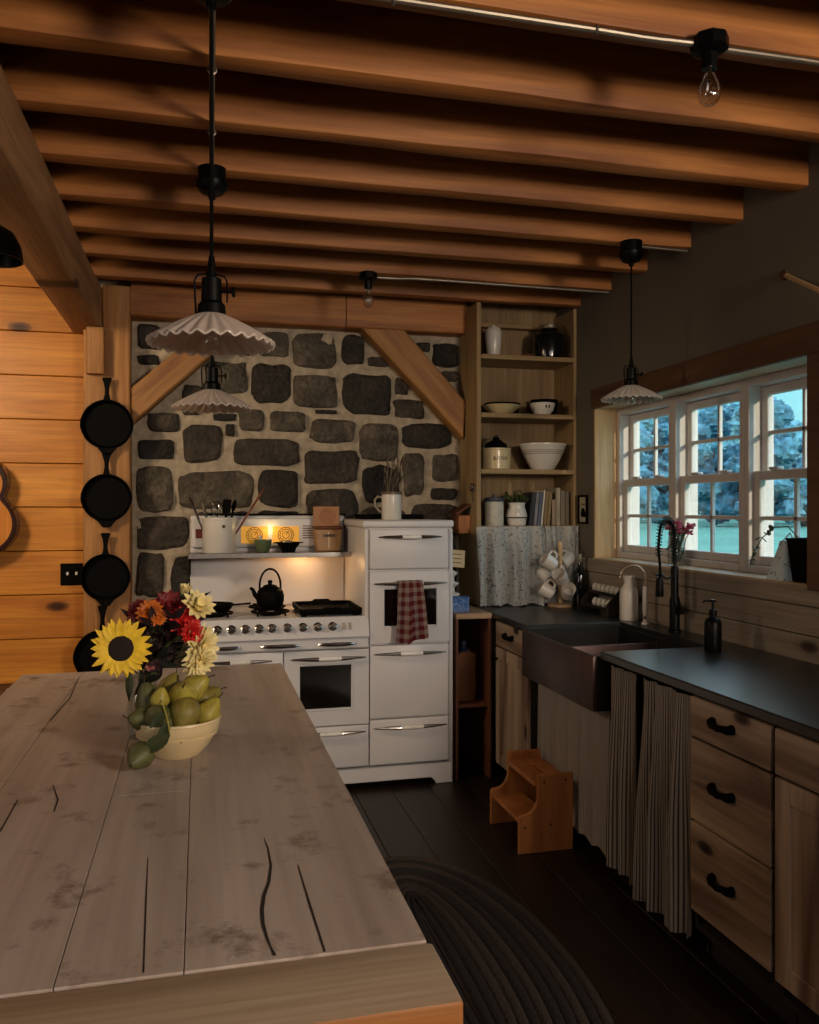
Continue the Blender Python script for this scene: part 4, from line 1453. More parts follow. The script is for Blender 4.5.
# on the side of the shelves: wooden salt box, hanging scissors
a = at(461, 508, X=SX0)
t = T('salt_box', 'wooden salt box with a dark slanted lid hung on the side of the shelves', 'box', (SX0, a.y, 1.40))
ybx = 4.93
mb = MB()
x1_ = SX0 - .001
mb.box(x1_ - .075, x1_ + .001, ybx - .075, ybx + .075, 1.345, 1.455, 0, .003)
mb.build('body', M['stool_wood'], t)
mb = MB()
mb.prism([(x1_ - .09, 1.457), (x1_, 1.515), (x1_, 1.527), (x1_ - .09, 1.469)], 'XZ', ybx - .082, ybx + .082, 0, .002)
mb.build('lid', M['open_side'], t)
q = V((SX0 - .006, 4.81, 1.625))
t = T('scissors', 'shiny kitchen scissors hanging on the side of the shelves', 'scissors', q)
mb = MB()
for s_ in (-1, 1):
    mb.tube(arc(q + V((0, s_ * .022, .0)), .020, 0, 2 * PI * 15 / 16, 15, 'YZ'), .0035, 6, closed=True)
mb.build('handle', M['chrome'], t)
mb = MB()
for s_ in (-1, 1):
    mb.prism([(q.y + s_ * .012, q.z - .012), (q.y + s_ * .004, q.z - .012), (q.y - s_ * .006, q.z - .09), (q.y - s_ * .001, q.z - .09)], 'YZ', q.x - .003 * s_ - .001, q.x - .003 * s_ + .001, 0)
mb.build('blade', M['chrome'], t)
MB().tube([(SX0 + .001, q.y, q.z + .018), (q.x - .012, q.y, q.z + .020)], .003, 6).build('peg', M['black_iron'], t)

# ------------------------------------------------------------------ the enamel range
ST = V((.64, 4.75, 0))
t = T('kitchen_range', 'vintage cream white enamel double width range with a tall oven tower', 'stove', ST)
sx0, xt, sx1, yf, yb = -.06, .853, 1.344, 4.40, 5.085
EN = M['enamel']
# carcass
mb = MB()
mb.box(sx0 + .004, sx1 - .004, yf + .02, yb, .115, .885, 0, .006)
mb.box(xt + .004, sx1 - .004, yf + .02, yb, .885, 1.40, 0, .006)
mb.build('body', EN, t)
# rounded front stiles of the tower
mb = MB()
mb.box(sx1 - .026, sx1, yf - .002, yb, .02, 1.392, 0, .014, seg=4)
mb.box(xt - .002, xt + .022, yf + .0, yb, .80, 1.392, 0, .010, seg=3)
mb.build('side_stile', EN, t)
MB().box(xt - .012, sx1 + .004, yf - .006, yb, 1.394, 1.434, 0, .013, seg=4).build('tower_top', EN, t)
# base with a cut-out toe
poly = [(sx0, 0), (sx0 + .07, 0), (sx0 + .10, .035), (sx1 - .125, .035), (sx1 - .10, .012), (sx1 - .095, 0), (sx1 - .002, 0), (sx1 - .002, .112), (sx0, .112)]
MB().prism(poly, 'XZ', yf + .002, yf + .03, 0, .004).build('base_panel', EN, t)
MB().box(sx0, sx0 + .03, yf + .03, yb, 0, .112).build('base_side', EN, t)
MB().box(sx1 - .032, sx1 - .002, yf + .03, yb, 0, .112).build('base_side', EN, t)

def pull(par, x0, x1, z, y=yf - .012):
    mb = MB()
    n = 12
    pts = []
    for i in range(n + 1):
        u = i / n
        pts.append(V((x0 + (x1 - x0) * u, y - .020 - .014 * math.sin(PI * u), z)))
    rs = [.0035 + .0075 * math.sin(PI * i / n) ** .7 for i in range(n + 1)]
    mb.tube(pts, rs, 10)
    for u in (.24, .76):
        mb.tube([(x0 + (x1 - x0) * u, y, z), (x0 + (x1 - x0) * u, y - .03, z)], .006, 8)
    h = mb.build('handle', M['chrome'], par)
    mb = MB()
    xa, xb_ = x0 + (x1 - x0) * .36, x0 + (x1 - x0) * .66
    mb.tube([(xa, y - .0325, z), ((xa + xb_) / 2, y - .0345, z), (xb_, y - .0325, z)], .0125, 12)
    mb.build('grip', M['white_plastic'], h)

def door(name, x0, x1, z0, z1, win=None, hz=None, hx=None):
    mb = MB()
    y = yf - .014
    if win is None:
        mb.box(x0, x1, y, yf + .018, z0, z1, 0, .007, seg=3)
        d = mb.build(name, EN, t)
    else:
        a, b_, c, e = win
        for q in ((x0, a, z0, z1), (b_, x1, z0, z1), (a, b_, z0, c), (a, b_, e, z1)):
            mb.box(q[0], q[1], y, yf + .018, q[2], q[3], 0)
        bm = mb.bm
        bmesh.ops.remove_doubles(bm, verts=bm.verts[:], dist=1e-5)
        d = mb.build(name, EN, t, flat=True)
        mb = MB()
        for q in ((a - .006, a + .006, c - .006, e + .006), (b_ - .006, b_ + .006, c - .006, e + .006), (a + .006, b_ - .006, c - .006, c + .006), (a + .006, b_ - .006, e - .006, e + .006)):
            mb.box(q[0], q[1], y - .003, y + .012, q[2], q[3], 0, .003)
        mb.build('window_trim', EN, d)
        MB().box(a + .004, b_ - .004, y + .008, y + .014, c + .004, e - .004, 0).build('oven_window', M['oven_glass'], d)
    if hz:
        hx0, hx1 = hx or (x0 + .05, x1 - .05)
        pull(d, hx0, hx1, hz)
    return d
g = .004
tx0, tx1 = xt + .024, sx1 - .030
door('warming_drawer', tx0, tx1, 1.168 + g, 1.386, None, 1.345, (tx0 + .045, tx1 - .045))
door('oven_door', tx0, tx1, .772 + g, 1.160, (.950, 1.250, .862, 1.070), 1.096, (tx0 + .02, tx1 - .015))
door('oven_door', tx0, tx1, .372 + g, .764, None, .722, (tx0 + .02, tx1 - .02))
door('storage_drawer', tx0, tx1, .128, .368, None, .328, (tx0 + .02, tx1 - .015))
door('oven_door', .424, tx0 - .006, .352 + g, .752, (.500, .782, .440, .678), .712, (.46, .85))
door('broiler_door', sx0 + .004, .420, .352 + g, .752, None, .712, (.03, .36))
door('storage_drawer', .424, tx0 - .006, .128, .348, None, .318, (.47, .85))
door('storage_drawer', sx0 + .004, .420, .128, .348, None, .318, (.03, .36))
# apron strip with three chrome pulls, control panel with knobs
mb = MB()
mb.box(sx0, xt + .018, yf - .016, yf + .03, .758, .816, 0, .006)
ap = mb.build('front_rail', EN, t)
for (a, b_) in ((.06, .20), (.30, .50), (.60, .80)):
    mb = MB()
    n = 10
    mb.tube([V((a + (b_ - a) * i / n, yf - .022 - .016 * math.sin(PI * i / n) ** .5, .785)) for i in range(n + 1)], [.004 + .007 * math.sin(PI * i / n) ** .5 for i in range(n + 1)], 8)
    mb.build('latch', M['chrome'], ap)
poly = [(yf - .030, .822), (yf - .026, .816), (yf + .05, .816), (yf + .05, .922), (yf + .012, .924), (yf + .004, .918)]
cp = MB().prism(poly, 'YZ', sx0 - .002, xt + .020, 0, .003).build('control_panel', EN, t)
nrm = V((0, -(.918 - .822), .034 + .0)).normalized()
for i, px in enumerate((203, 217.3, 231.4, 245.4, 259, 272, 287.4, 302.8, 317.8, 332.6)):
    q = at(px, 623, Y=yf - .012)
    c = V((q.x, yf - .012, .876))
    mb = MB()
    mb.lathe([(0, .0), (.024, .0), (.024, .005), (.017, .008), (.0155, .024), (.012, .028), (0, .028)], 20, 0, frame_to(nrm, c))
    mb.box(-.004, .004, -.015, .015, .026, .034, 0, .002, frame_to(nrm, c, .5 * (i % 3)))
    mb.build('knob', M['chrome'], cp)
mb = MB()
for px in (344, 350):
    q = at(px, 623, Y=yf - .012)
    mb.box(-.008, .008, -.018, .018, 0, .0025, 0, .001, frame_to(nrm, V((q.x, yf - .0125, .876))))
mb.build('badge', M['steel'], cp)
# cooktop and burners
ct = MB().box(sx0, xt - .003, yf + .05, yb - .02, .886, .918, 0, .004).build('cooktop', EN, t)
for (bx, by) in ((.07, 4.62), (.07, 4.86), (.372, 4.62), (.372, 4.86)):
    mb = MB()
    mb.lathe([(.055, .918), (.058, .924), (.040, .932), (.028, .928), (0, .928)], 22, 0, Matrix.Translation((bx, by, 0)))
    for k in range(4):
        a = PI / 4 + k * PI / 2
        mb.tube([(bx + .105 * math.cos(a), by + .105 * math.sin(a), .920), (bx + .10 * math.cos(a), by + .10 * math.sin(a), .944), (bx + .03 * math.cos(a), by + .03 * math.sin(a), .944)], .006, 6)
    mb.tube(arc((bx, by, .938), .10, 0, 2 * PI * 23 / 24, 23, 'XY'), .006, 6, closed=True)
    mb.build('burner', M['black_iron'], ct)
# backguard, shelf, clock panel
mb = MB()
mb.box(sx0 + .004, xt - .004, 5.035, yb, .918, 1.455, 0, .012, seg=3)
bg = mb.build('backguard', EN, t)
MB().box(sx0 - .004, xt - .004, 4.80, 5.035, 1.236, 1.246, 0, .003).box(sx0 - .004, xt - .004, 4.792, 4.80, 1.218, 1.247, 0, .002).build('shelf', M['chrome'], bg)
mb = MB()
mb.prism([(4.83, 1.236), (5.035, 1.236), (5.035, 1.11), (5.02, 1.11)], 'YZ', sx0 + .0, sx0 + .008, 0, .001)
mb.build('bracket', M['black_matt'], bg)
mb = MB().box(sx0 + .012, xt - .012, 5.012, 5.036, 1.268, 1.440, 0, .010, seg=3)
pn = mb.build('dial_panel', EN, bg)
MB().box(sx0 + .035, sx0 + .080, 5.008, 5.014, 1.325, 1.378, 0, .001).build('name_plate', M['label_red'], pn)
for (pa, pb) in ((241, 268), (272.5, 299)):
    a, b_ = at(pa, 540, Y=5.012), at(pb, 540, Y=5.012)
    MB().box(a.x, b_.x, 5.009, 5.014, 1.292, 1.392, 0, .001).build('dial', M['dial_lit'], pn)
    c = ((a.x + b_.x) / 2, 1.340)
    mb = MB()
    for rr_ in (.046, .034, .020):
        mb.tube(arc((c[0], 5.0085, c[1]), rr_, 0, 2 * PI * 27 / 28, 27, 'XZ'), .0022, 5, closed=True)
    for k in range(12):
        a_ = k * PI / 6
        mb.tube([(c[0] + .037 * math.cos(a_), 5.0085, c[1] + .037 * math.sin(a_)), (c[0] + .043 * math.cos(a_), 5.0085, c[1] + .043 * math.sin(a_))], .0016, 4)
    mb.tube([(c[0], 5.008, c[1]), (c[0] + .014, 5.008, c[1] + .022)], .002, 4)
    mb.build('dial_face', M['dial_ring'], pn)
mb = MB()
q = at(306, 540, Y=5.01)
for k in range(6):
    mb.box(q.x - .02, q.x + .05, 5.008, 5.013, 1.32 + k * .014, 1.326 + k * .014, 0)
mb.build('vent_slot', M['dial_ring'], pn)
mb = MB()
mb.tube([(.36, 4.985, 1.2265), (.66, 4.985, 1.2265)], .0085, 10)
mb.build('lamp_tube', emit('warm lamp tube', '#ffb860', 1.6), bg)

# things on the range
q = at(219, 553, Y=4.92)
p = V((q.x, 4.915, 1.246))
t2 = T('utensil_crock', 'white stoneware crock of cooking utensils on the left of the stove shelf', 'crock', p)
MB().lathe([(0, 0), (.088, 0), (.092, .006), (.093, .185), (.096, .188), (.096, .2), (.088, .2), (.086, .19), (.085, .012), (0, .01)], 32, 0, Matrix.Translation(p)).build('body', M['white_china'], t2)
MB().lathe([(0, 0), (.010, 0), (.010, .001), (.006, .0013), (.006, .0007), (0, .0007)], 14, 0, frame_to((.25, -1, 0), p + V((.0235, -.0905, .15)))).build('maker_mark', M['crock_ink'], t2)
def utensil(name, label, dx, lean, L, head, mat, hm=None):
    b0 = p + V((dx * .35, .01 * dx * 10, .012))
    e = p + V((dx * .35 + lean[0], lean[1], L))
    o = T(name, label, name.split('_')[-1], b0, 'utensils in the stove crock')
    MB().tube([b0, b0.lerp(e, .75), e], [.005, .006, .0065], 8).build('handle', mat, o)
    head(e, (e - b0).normalized(), o, hm or mat)
    return o
def spoon_head(e, d, o, m):
    MB().ball(e, 1, 14, 10, 0, frame_to(d, e + d * .028) @ Matrix.Diagonal((.026, .008, .036, 1))).build('bowl', m, o)
def whisk_head(e, d, o, m):
    mb = MB()
    F_ = frame_to(d, e)
    for k in range(4):
        a = k * PI / 4
        for s_ in (1,):
            pts = [F_ @ V((math.cos(a) * .028 * math.sin(PI * i / 12) * (1 if i <= 6 else 1) * s_, math.sin(a) * .028 * math.sin(PI * i / 12), .09 * (1 - abs(1 - i / 6)) if False else .045 - .045 * math.cos(PI * i / 12))) for i in range(13)]
            mb.tube(pts, .0014, 5)
            pts = [F_ @ V((-math.cos(a) * .028 * math.sin(PI * i / 12), -math.sin(a) * .028 * math.sin(PI * i / 12), .045 - .045 * math.cos(PI * i / 12))) for i in range(13)]
            mb.tube(pts, .0014, 5)
    mb.build('wires', m, o)
def flat_head(e, d, o, m):
    MB().box(-.03, .03, -.002, .002, -.005, .075, 0, .002, frame_to(d, e)).build('blade', m, o)
utensil('metal_spoon', 'metal spoon leaning far left in the stove crock', -.12, (-.10, -.01, 0), .265, spoon_head, M['chrome'])
utensil('metal_tongs', 'steel tongs with a flat end leaning left in the stove crock', -.06, (-.055, -.02, 0), .225, flat_head, M['chrome'])
utensil('wire_whisk', 'wire whisk standing in the middle of the stove crock', .0, (-.012, .02, 0), .205, whisk_head, M['chrome'])
utensil('slotted_spatula', 'dark spatula standing upright behind the whisk in the stove crock', .06, (.02, .03, 0), .23, flat_head, M['black_iron'])
utensil('black_spoon', 'black spoon with a round bowl on the right inside the stove crock', .1, (.045, .03, 0), .24, spoon_head, M['black_iron'])
utensil('wooden_paddle', 'long reddish wooden paddle leaning right out of the stove crock', .10, (.205, -.01, 0), .345, lambda e, d, o, m: MB().box(-.017, .017, -.004, .004, -.12, .035, 0, .003, frame_to(d, e)).build('blade', m, o), wood('reddish spoon wood', '#8a4a34', '#6a3424', 2, 2.))
q = at(263, 552, Y=4.90)
p = V((q.x, 4.90, 1.246))
prop('green_bowl', 'small green glazed cup bowl on the stove shelf', 'bowl', [(0, 0), (.030, 0), (.034, .004), (.048, .045), (.051, .072), (.048, .073), (.044, .045), (.028, .008), (0, .007)], p, M['green_china'])
tag(MB().tube([p + V((0, 0, .008)), p + V((-.012, -.005, .07)), p + V((-.016, -.006, .085))], [.004, .005, .008], 8).ball(p + V((-.016, -.006, .088)), .010, 10, 8).build('salt_spoon', M['white_china'], org=p + V((0, 0, .008))), 'tiny white spoon standing in the green bowl', 'spoon')
q = at(288.5, 552, Y=4.90)
p = V((q.x, 4.90, 1.246))
t2 = T('black_bowl', 'black cast bowl with two side lugs on the stove shelf', 'bowl', p)
MB().lathe([(0, 0), (.036, 0), (.040, .006), (.044, .02), (.068, .050), (.072, .056), (.068, .057), (.04, .028), (0, .018)], 28, 0, Matrix.Translation(p)).build('body', M['black_iron'], t2)
for s_ in (-1, 1):
    MB().ball(p + V((s_ * .074, 0, .053)), (.014, .012, .004), 10, 6).build('lug', M['black_iron'], t2)
tag(MB().ball(p + V((-.005, 0, .04)), (.034, .034, .028), 18, 12, 0, None, lambda u: 1 + .1 * noise.noise(u * 4)).build('garlic_bulb', M['cream_band'], org=p + V((0, 0, .02))), 'dull round bulb lying in the black bowl', 'vegetable')
a, b_ = at(315, 552, Y=4.90), at(342, 552, Y=4.90)
p = V(((a.x + b_.x) / 2, 4.94, 1.246))
w = (b_.x - a.x) / 2
t2 = T('wooden_canister', 'square tan lidded canister at the right of the stove shelf', 'canister', p)
mb = MB()
mb.prism([(p.x - w * .86, p.z), (p.x + w * .86, p.z), (p.x + w, p.z + .13), (p.x - w, p.z + .13)], 'XZ', p.y - .055, p.y + .055, 0, .006)
mb.build('body', plain('tan tin', '#a3794c', .45, 0, .15, 14), t2)
MB().box(p.x - w - .004, p.x + w + .004, p.y - .06, p.y + .06, p.z + .1305, p.z + .146, 0, .004).build('lid', M['open_side'], t2)
MB().box(p.x - .003, p.x + .003, p.y - .0575, p.y - .055, p.z + .02, p.z + .115, 0).box(p.x - .035, p.x + .035, p.y - .0575, p.y - .055, p.z + .085, p.z + .1, 1).build('label_band', [M['cream_china'], M['crock_ink']], t2)
Mt = Matrix.Translation((p.x - .004, p.y + .01, p.z + .1462)) @ Matrix.Rotation(-.08, 4, 'X')
t2 = T('carved_tile', 'square tan tile with a carved round motif propped on the canister', 'tile', (p.x - .004, p.y + .01, p.z + .1462))
mb = MB().box(-w * .98, w * .98, 0, .012, 0, .118, 0, .003, Mt)
tl_ = mb.build('tile', plain('tan tile', '#a8764a', .55, 0, .1, 18), t2)
mb = MB()
for rr_ in (.046, .034, .022, .01):
    mb.tube([Mt @ V((rr_ * math.cos(2 * PI * k / 22) + .006, -.001, .058 + rr_ * math.sin(2 * PI * k / 22))) for k in range(22)], .0022, 5, closed=True)
mb.build('motif', plain('rust relief', '#9a5a34', .6), tl_)
# kettle on the front burner, griddle on the right, pan at the left
p = V((.372, 4.64, .951))
t2 = T('tea_kettle', 'black cast iron tea kettle with a hoop handle on the stove burner', 'kettle', p)
MB().lathe([(0, 0), (.055, 0), (.066, .012), (.075, .042), (.076, .070), (.068, .098), (.046, .116), (.040, .118), (.040, .122), (.027, .129), (.011, .132), (.011, .141), (.014, .147), (.009, .154), (0, .155)], 30, 0, Matrix.Translation(p)).build('body', M['black_iron'], t2)
MB().tube([p + V((-.062, -.005, .06)), p + V((-.083, -.008, .078)), p + V((-.093, -.01, .105)), p + V((-.108, -.012, .116))], [.018, .013, .010, .008], 12).build('spout', M['black_iron'], t2)
hp_ = [p + V((.056 * math.cos(a) * (1.0 + .15 * math.sin(a)), 0, .104 + .112 * math.sin(a))) for a in [PI * k / 18 for k in range(19)]]
MB().tube(hp_, .0058, 8).build('hoop_handle', M['black_iron'], t2)
q0, q1 = at(303, 612, Y=4.62), at(352, 612, Y=4.62)
p = V((.685, 4.66, .918))
t2 = T('griddle_pan', 'long black griddle pan covering the right side of the cooktop', 'pan', p)
mb = MB()
x0, x1, y0, y1 = .515, .850, 4.47, 4.86
mb.box(x0, x1, y0, y1, .930, .940, 0, .003)
for (a, b_, c, d) in ((x0, x0 + .012, y0, y1), (x1 - .012, x1, y0, y1), (x0 + .012, x1 - .012, y0, y0 + .012), (x0 + .012, x1 - .012, y1 - .012, y1)):
    mb.box(a, b_, c, d, .940, .962, 0, .003)
for (a, c) in ((x0 + .01, y0 + .01), (x1 - .04, y0 + .01), (x0 + .01, y1 - .04), (x1 - .04, y1 - .04)):
    mb.box(a, a + .03, c, c + .03, .918, .930, 0)
for k in range(12):
    xx = x0 + .03 + k * .025
    mb.box(xx, xx + .008, y0 + .02, y1 - .02, .940, .944, 0)
mb.build('tray', M['black_iron'], t2)
for yy in (y0 - .02, y1 + .02):
    s_ = -1 if yy < 4.6 else 1
    MB().tube([(p.x - .05, yy - s_ * .02, .958), (p.x - .04, yy + s_ * .005, .964), (p.x + .04, yy + s_ * .005, .964), (p.x + .05, yy - s_ * .02, .958)], .006, 8).build('handle', M['black_iron'], t2)
p = V((.07, 4.64, .950))
t2 = T('frying_pan', 'low black frying pan on the left burner behind the bouquet', 'pan', p)
MB().lathe([(0, 0), (.085, 0), (.092, .006), (.108, .035), (.105, .036), (.088, .01), (0, .008)], 30, 0, Matrix.Translation(p)).build('body', M['black_iron'], t2)
MB().tube([p + V((.09, -.03, .028)), p + V((.15, -.06, .036)), p + V((.19, -.08, .04))], [.010, .008, .010], 8, flat=.6).build('handle', M['black_iron'], t2)
# tower top: pitcher with dried stalks, black tray behind
q = at(391.5, 520, Y=4.72)
p = V((q.x, 4.72, 1.434))
t2 = T('stoneware_pitcher', 'cream stoneware pitcher standing on top of the oven tower', 'pitcher', p)
MB().lathe([(0, 0), (.054, 0), (.057, .005), (.057, .150), (.0555, .156), (.052, .156), (.053, .145), (.053, .01), (0, .008)], 30, 0, Matrix.Translation(p)).build('body', M['white_china'], t2)
MB().lathe([(.0572, .143), (.0592, .145), (.0595, .157), (.055, .160), (.0525, .157)], 30, 0, Matrix.Translation(p)).build('rim', plain('brown glaze', '#6a5440', .4), t2)
MB().tube([p + V((-.052, .01, .125)), p + V((-.078, .015, .132)), p + V((-.095, .018, .112)), p + V((-.090, .018, .075)), p + V((-.07, .015, .05)), p + V((-.054, .01, .042))], .0065, 8).build('handle', M['cream_band'], t2)
mb = MB()
rr = random.Random(8)
for i in range(46):
    a = rr.random() * 2 * PI
    b0 = p + V((.02 * math.cos(a), .02 * math.sin(a), .02))
    e = p + V((.085 * math.cos(a) * rr.random() + .022, .06 * math.sin(a) * rr.random(), rr.uniform(.22, .35)))
    k = p + V((.038 * math.cos(a), .035 * math.sin(a), .16))
    mb.tube([b0, k.lerp(p + V((0, 0, .16)), .3), e], [.0012, .0014, .0014], 4, i % 2)
    d = (e - k).normalized()
    mb.ball(e, 1, 6, 6, i % 2, frame_to(d, e) @ Matrix.Diagonal((.0034, .0034, .024, 1)))
tag(mb.build('dried_stalks', [plain('grey dry stalk', '#6e6250', .9), plain('brown dry stalk', '#43352b', .9)], org=p), 'bundle of dried grey brown stalks in the cream pitcher', 'dried flowers', None, 'stuff')
p = V((1.10, 4.965, 1.434))
t2 = T('black_tray', 'flat black tray lying at the back of the oven tower top', 'tray', p)
mb = MB().box(.92, 1.30, 4.86, 5.06, 1.434, 1.442, 0, .003)
for (a, b_, c, d) in ((.92, .93, 4.86, 5.06), (1.29, 1.30, 4.86, 5.06), (.93, 1.29, 4.86, 4.87), (.93, 1.29, 5.05, 5.06)):
    mb.box(a, b_, c, d, 1.442, 1.462, 0, .002)
mb.build('pan', M['black_iron'], t2)
MB().tube([(1.05, 4.86, 1.456), (1.06, 4.845, 1.458), (1.14, 4.845, 1.458), (1.15, 4.86, 1.456)], .005, 8).build('handle', M['black_iron'], t2)
p = V((.45, 5.02, 1.4555))
mb = MB().box(.03, .86, 4.985 + .055, 5.075, 1.4555, 1.466, 0, .004)
tag(mb.build('black_rail_tray', M['black_iron'], org=(.45, 5.06, 1.4555)), 'long flat black iron plate lying along the top of the stove back', 'plate')

# checked towel over the oven pull
p = V((1.118, yf - .046, 1.10))
x0, x1 = at(398, 600, Y=yf - .05).x, at(422.5, 600, Y=yf - .05).x
zt_ = 1.098
def tow(u, v):
    x = x0 + (x1 - x0) * u
    fold = .009 * math.sin(u * 2.2 * 2 * PI + 1.) + .004 * math.sin(u * 5 * 2 * PI)
    L = .300
    s_ = v * (L + .20) - .18
    if s_ < -.012:
        z = zt_ - (-s_ - .012)
        y = yf - .0305 + .001 * math.sin(u * 9)
    elif s_ < .024:
        a = (s_ + .012) / .036 * PI
        y = yf - .0466 + .0161 * math.cos(a)
        z = zt_ + .0165 * math.sin(a)
    else:
        q_ = (s_ - .024)
        z = zt_ - q_ * (1.04 if u < .5 else .98) - .012 * math.sin(u * PI) * (q_ / L)
        y = yf - .0640 - (fold + .010) * min(1, q_ * 6)
        x += (q_ / L) * (.030 * (u - .5) + (-.006 if u < .5 else .012))
    return V((x, y, z))
tag(MB().grid(tow, 36, 60, 0, .0016, (1., 2.)).build('checked_towel', M['towel'], org=(1.118, yf - .05, 1.117), ang=1.3), 'red and cream checked towel hung over the upper oven handle', 'towel')
# ------------------------------------------------------------------ the big table
TZ = .915
t = T('dining_table', 'large weathered plank table with a breadboard end in the foreground', 'table', (-.15, 2.07, 0))
TX0, TX1, TY0, TY1, YBB = -.605, .298, .953, 3.19, 1.097
mb = MB()
cuts = [TX0, -.402, -.174, -.020, TX1]
g = .0013
for i, (a, b_) in enumerate(zip(cuts, cuts[1:])):
    segs = [(YBB, TY1)]
    if i == 2: segs = [(YBB, 1.80), (1.80, TY1)]
    if i == 1: segs = [(YBB, 2.33), (2.33, TY1)]
    for (c, d) in segs:
        mb.box(a + g / 2, b_ - g / 2, c + g / 2, d - (g / 2 if d < TY1 else 0), TZ - .055, TZ + R.uniform(-.0007, .0002), 0, .0008)
# splits in the boards
def crack(pts, w):
    out = []
    P = [V((x, y, TZ + .0006)) for x, y in pts]
    L = len(P)
    for i, p in enumerate(P):
        k = w * math.sin(PI * (i + .35) / (L - .3)) if i < L - 1 else w * .8
        out.append((p, max(k, .0005)))
    for (a, wa), (b_, wb) in zip(out, out[1:]):
        d = (b_ - a).normalized()
        s_ = V((-d.y, d.x, 0))
        vs = [mb.bm.verts.new(q) for q in (a - s_ * wa, a + s_ * wa, b_ + s_ * wb, b_ - s_ * wb)]
        mb._fin([mb.bm.faces.new(vs)], 1)
def tp(px, py):
    q = at(px, py, Z=TZ)
    return (q.x, q.y)
crack([tp(264, 838), tp(268, 848), tp(271, 866), tp(269, 882), tp(264, 896), tp(262, 910), tp(263, 924), tp(267, 938), tp(271, 948), tp(275, 956)], .0028)
crack([tp(298, 865), tp(310, 905), tp(325, 952)], .0016)
crack([tp(148, 858), tp(146, 900), tp(143.5, 973)], .0013)
crack([tp(79, 677), tp(70, 698), tp(50, 721)], .0020)
crack([tp(18, 800), tp(0, 832)], .0020)
crack([tp(53, 785), tp(58, 800), tp(54, 812)], .0016)
top = mb.build('tabletop', [M['table_wood'], M['crack']], t, norm=False)
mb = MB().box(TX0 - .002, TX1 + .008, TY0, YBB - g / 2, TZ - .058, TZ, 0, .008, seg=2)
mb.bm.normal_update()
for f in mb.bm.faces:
    if f.normal.z < .75: f.material_index = 1   # the side faces take the orange edge wood
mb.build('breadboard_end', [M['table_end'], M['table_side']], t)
mb = MB()
for (a, b_, c, d) in ((TX0 + .06, TX1 - .06, TY0 + .10, TY0 + .125), (TX0 + .06, TX1 - .06, TY1 - .125, TY1 - .10), (TX0 + .06, TX0 + .085, TY0 + .125, TY1 - .125), (TX1 - .085, TX1 - .06, TY0 + .125, TY1 - .125)):
    mb.box(a, b_, c, d, TZ - .18, TZ - .057, 0, .002)
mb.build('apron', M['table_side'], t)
for a in (TX0 + .05, TX1 - .13):
    for c in (TY0 + .09, TY1 - .17):
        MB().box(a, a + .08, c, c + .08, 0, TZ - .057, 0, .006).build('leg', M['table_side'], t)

# cream bowl of pears
p = V((-.052, 2.075, TZ))
t = T('cream_bowl', 'cream moulded bowl heaped with pears on the table', 'bowl', p)
def brip(r, z, a, k):
    return r * (1 + .012 * math.sin(a * 16) * (1 if .02 < z < .07 else 0)), z
MB().lathe([(0, 0), (.052, 0), (.056, .004), (.072, .022), (.088, .048), (.094, .060), (.097, .064), (.0995, .082), (.102, .084), (.101, .089), (.096, .089), (.090, .062), (.072, .03), (.05, .012), (0, .010)], 48, 0, Matrix.Translation(p), brip).build('body', M['cream_china'], t)
mb = MB()
mb.lathe([(.0885, .0475), (.0925, .049), (.0945, .054), (.092, .055)], 48, 0, Matrix.Translation(p))
mb.build('moulded_band', M['cream_china'], t)

def pear_f(u):
    t_ = u.z
    return 1 + (.10 * -t_ if t_ < 0 else 0) - (.30 * max(0, t_) ** 1.3)
def make_pear(mat, name='pear'):
    o = T(name, '', 'fruit', (0, 0, 0), 'pears')
    mb = MB()
    prof = []
    n = 14
    for i in range(n + 1):
        a = PI * i / n
        z = -math.cos(a)
        r = math.sin(a)
        k = 1.0 if z < 0 else 1 - .40 * z ** 1.2
        prof.append((r * .036 * k, z * .040 + (.010 * z ** 2 if z > 0 else 0) + .0))
    prof[0] = (0, -.0385)
    prof[-1] = (0, prof[-1][1] - .003)
    s0 = R.random() * 20
    mb.lathe(prof, 20, 0, None, lambda r, z, a, kk: (r * (1 + .05 * noise.noise(V((math.cos(a) * 1.5 + s0, math.sin(a) * 1.5, z * 40)))), z))
    mb.build('flesh', mat, o)
    MB().tube([(0, 0, .043), (.002, 0, .056), (.007, .001, .066)], [.0022, .0016, .002], 6).build('stem', M['stem_brown'], o)
    return o
pr = [make_pear(M['pear']), make_pear(M['pear_yellow']), make_pear(M['pear_dark'])]
spec = [(185, 714, 2.018, 0, (2.6, .25, 0), 1.02, 'big russet pear at the front of the bowl, neck pointing down'),
        (207.5, 713, 2.06, 1, (.5, .4, 1), .88, 'yellow green pear at the right rim of the bowl'),
        (183, 695, 2.05, 1, (.9, -.4, .3), .92, 'yellow green pear in the middle of the heap, above the russet one'),
        (194, 688, 2.105, 1, (.2, .9, 0), .90, 'topmost yellow pear of the heap'),
        (205, 698, 2.115, 0, (.3, 1.1, .6), .88, 'brown shadowed pear at the back right of the bowl'),
        (151, 702, 2.075, 2, (.2, -.3, 0), 1.05, 'large dull green pear standing at the left of the bowl'),
        (145, 719, 2.04, 2, (.6, -1.3, 0), .90, 'dull green pear lying against the left rim of the bowl'),
        (158, 717, 2.01, 2, (1.7, -.3, 0), .82, 'dark green pear low at the front left of the bowl'),
        (160, 699, 2.03, 1, (.3, -.1, 1), .62, 'small bright green pear beside the leaf in the heap'),
        (172, 701, 2.09, 2, (.4, .2, 2), .95, 'dark pear deep in the middle of the heap'),
        (172, 722, 2.03, 2, (1.1, .2, 2), .85, 'dark pear low behind the front rim of the bowl'),
        (170, 688, 2.12, 0, (.5, .2, 2), .8, 'half hidden pear at the back of the heap under the flowers')]
used = set()
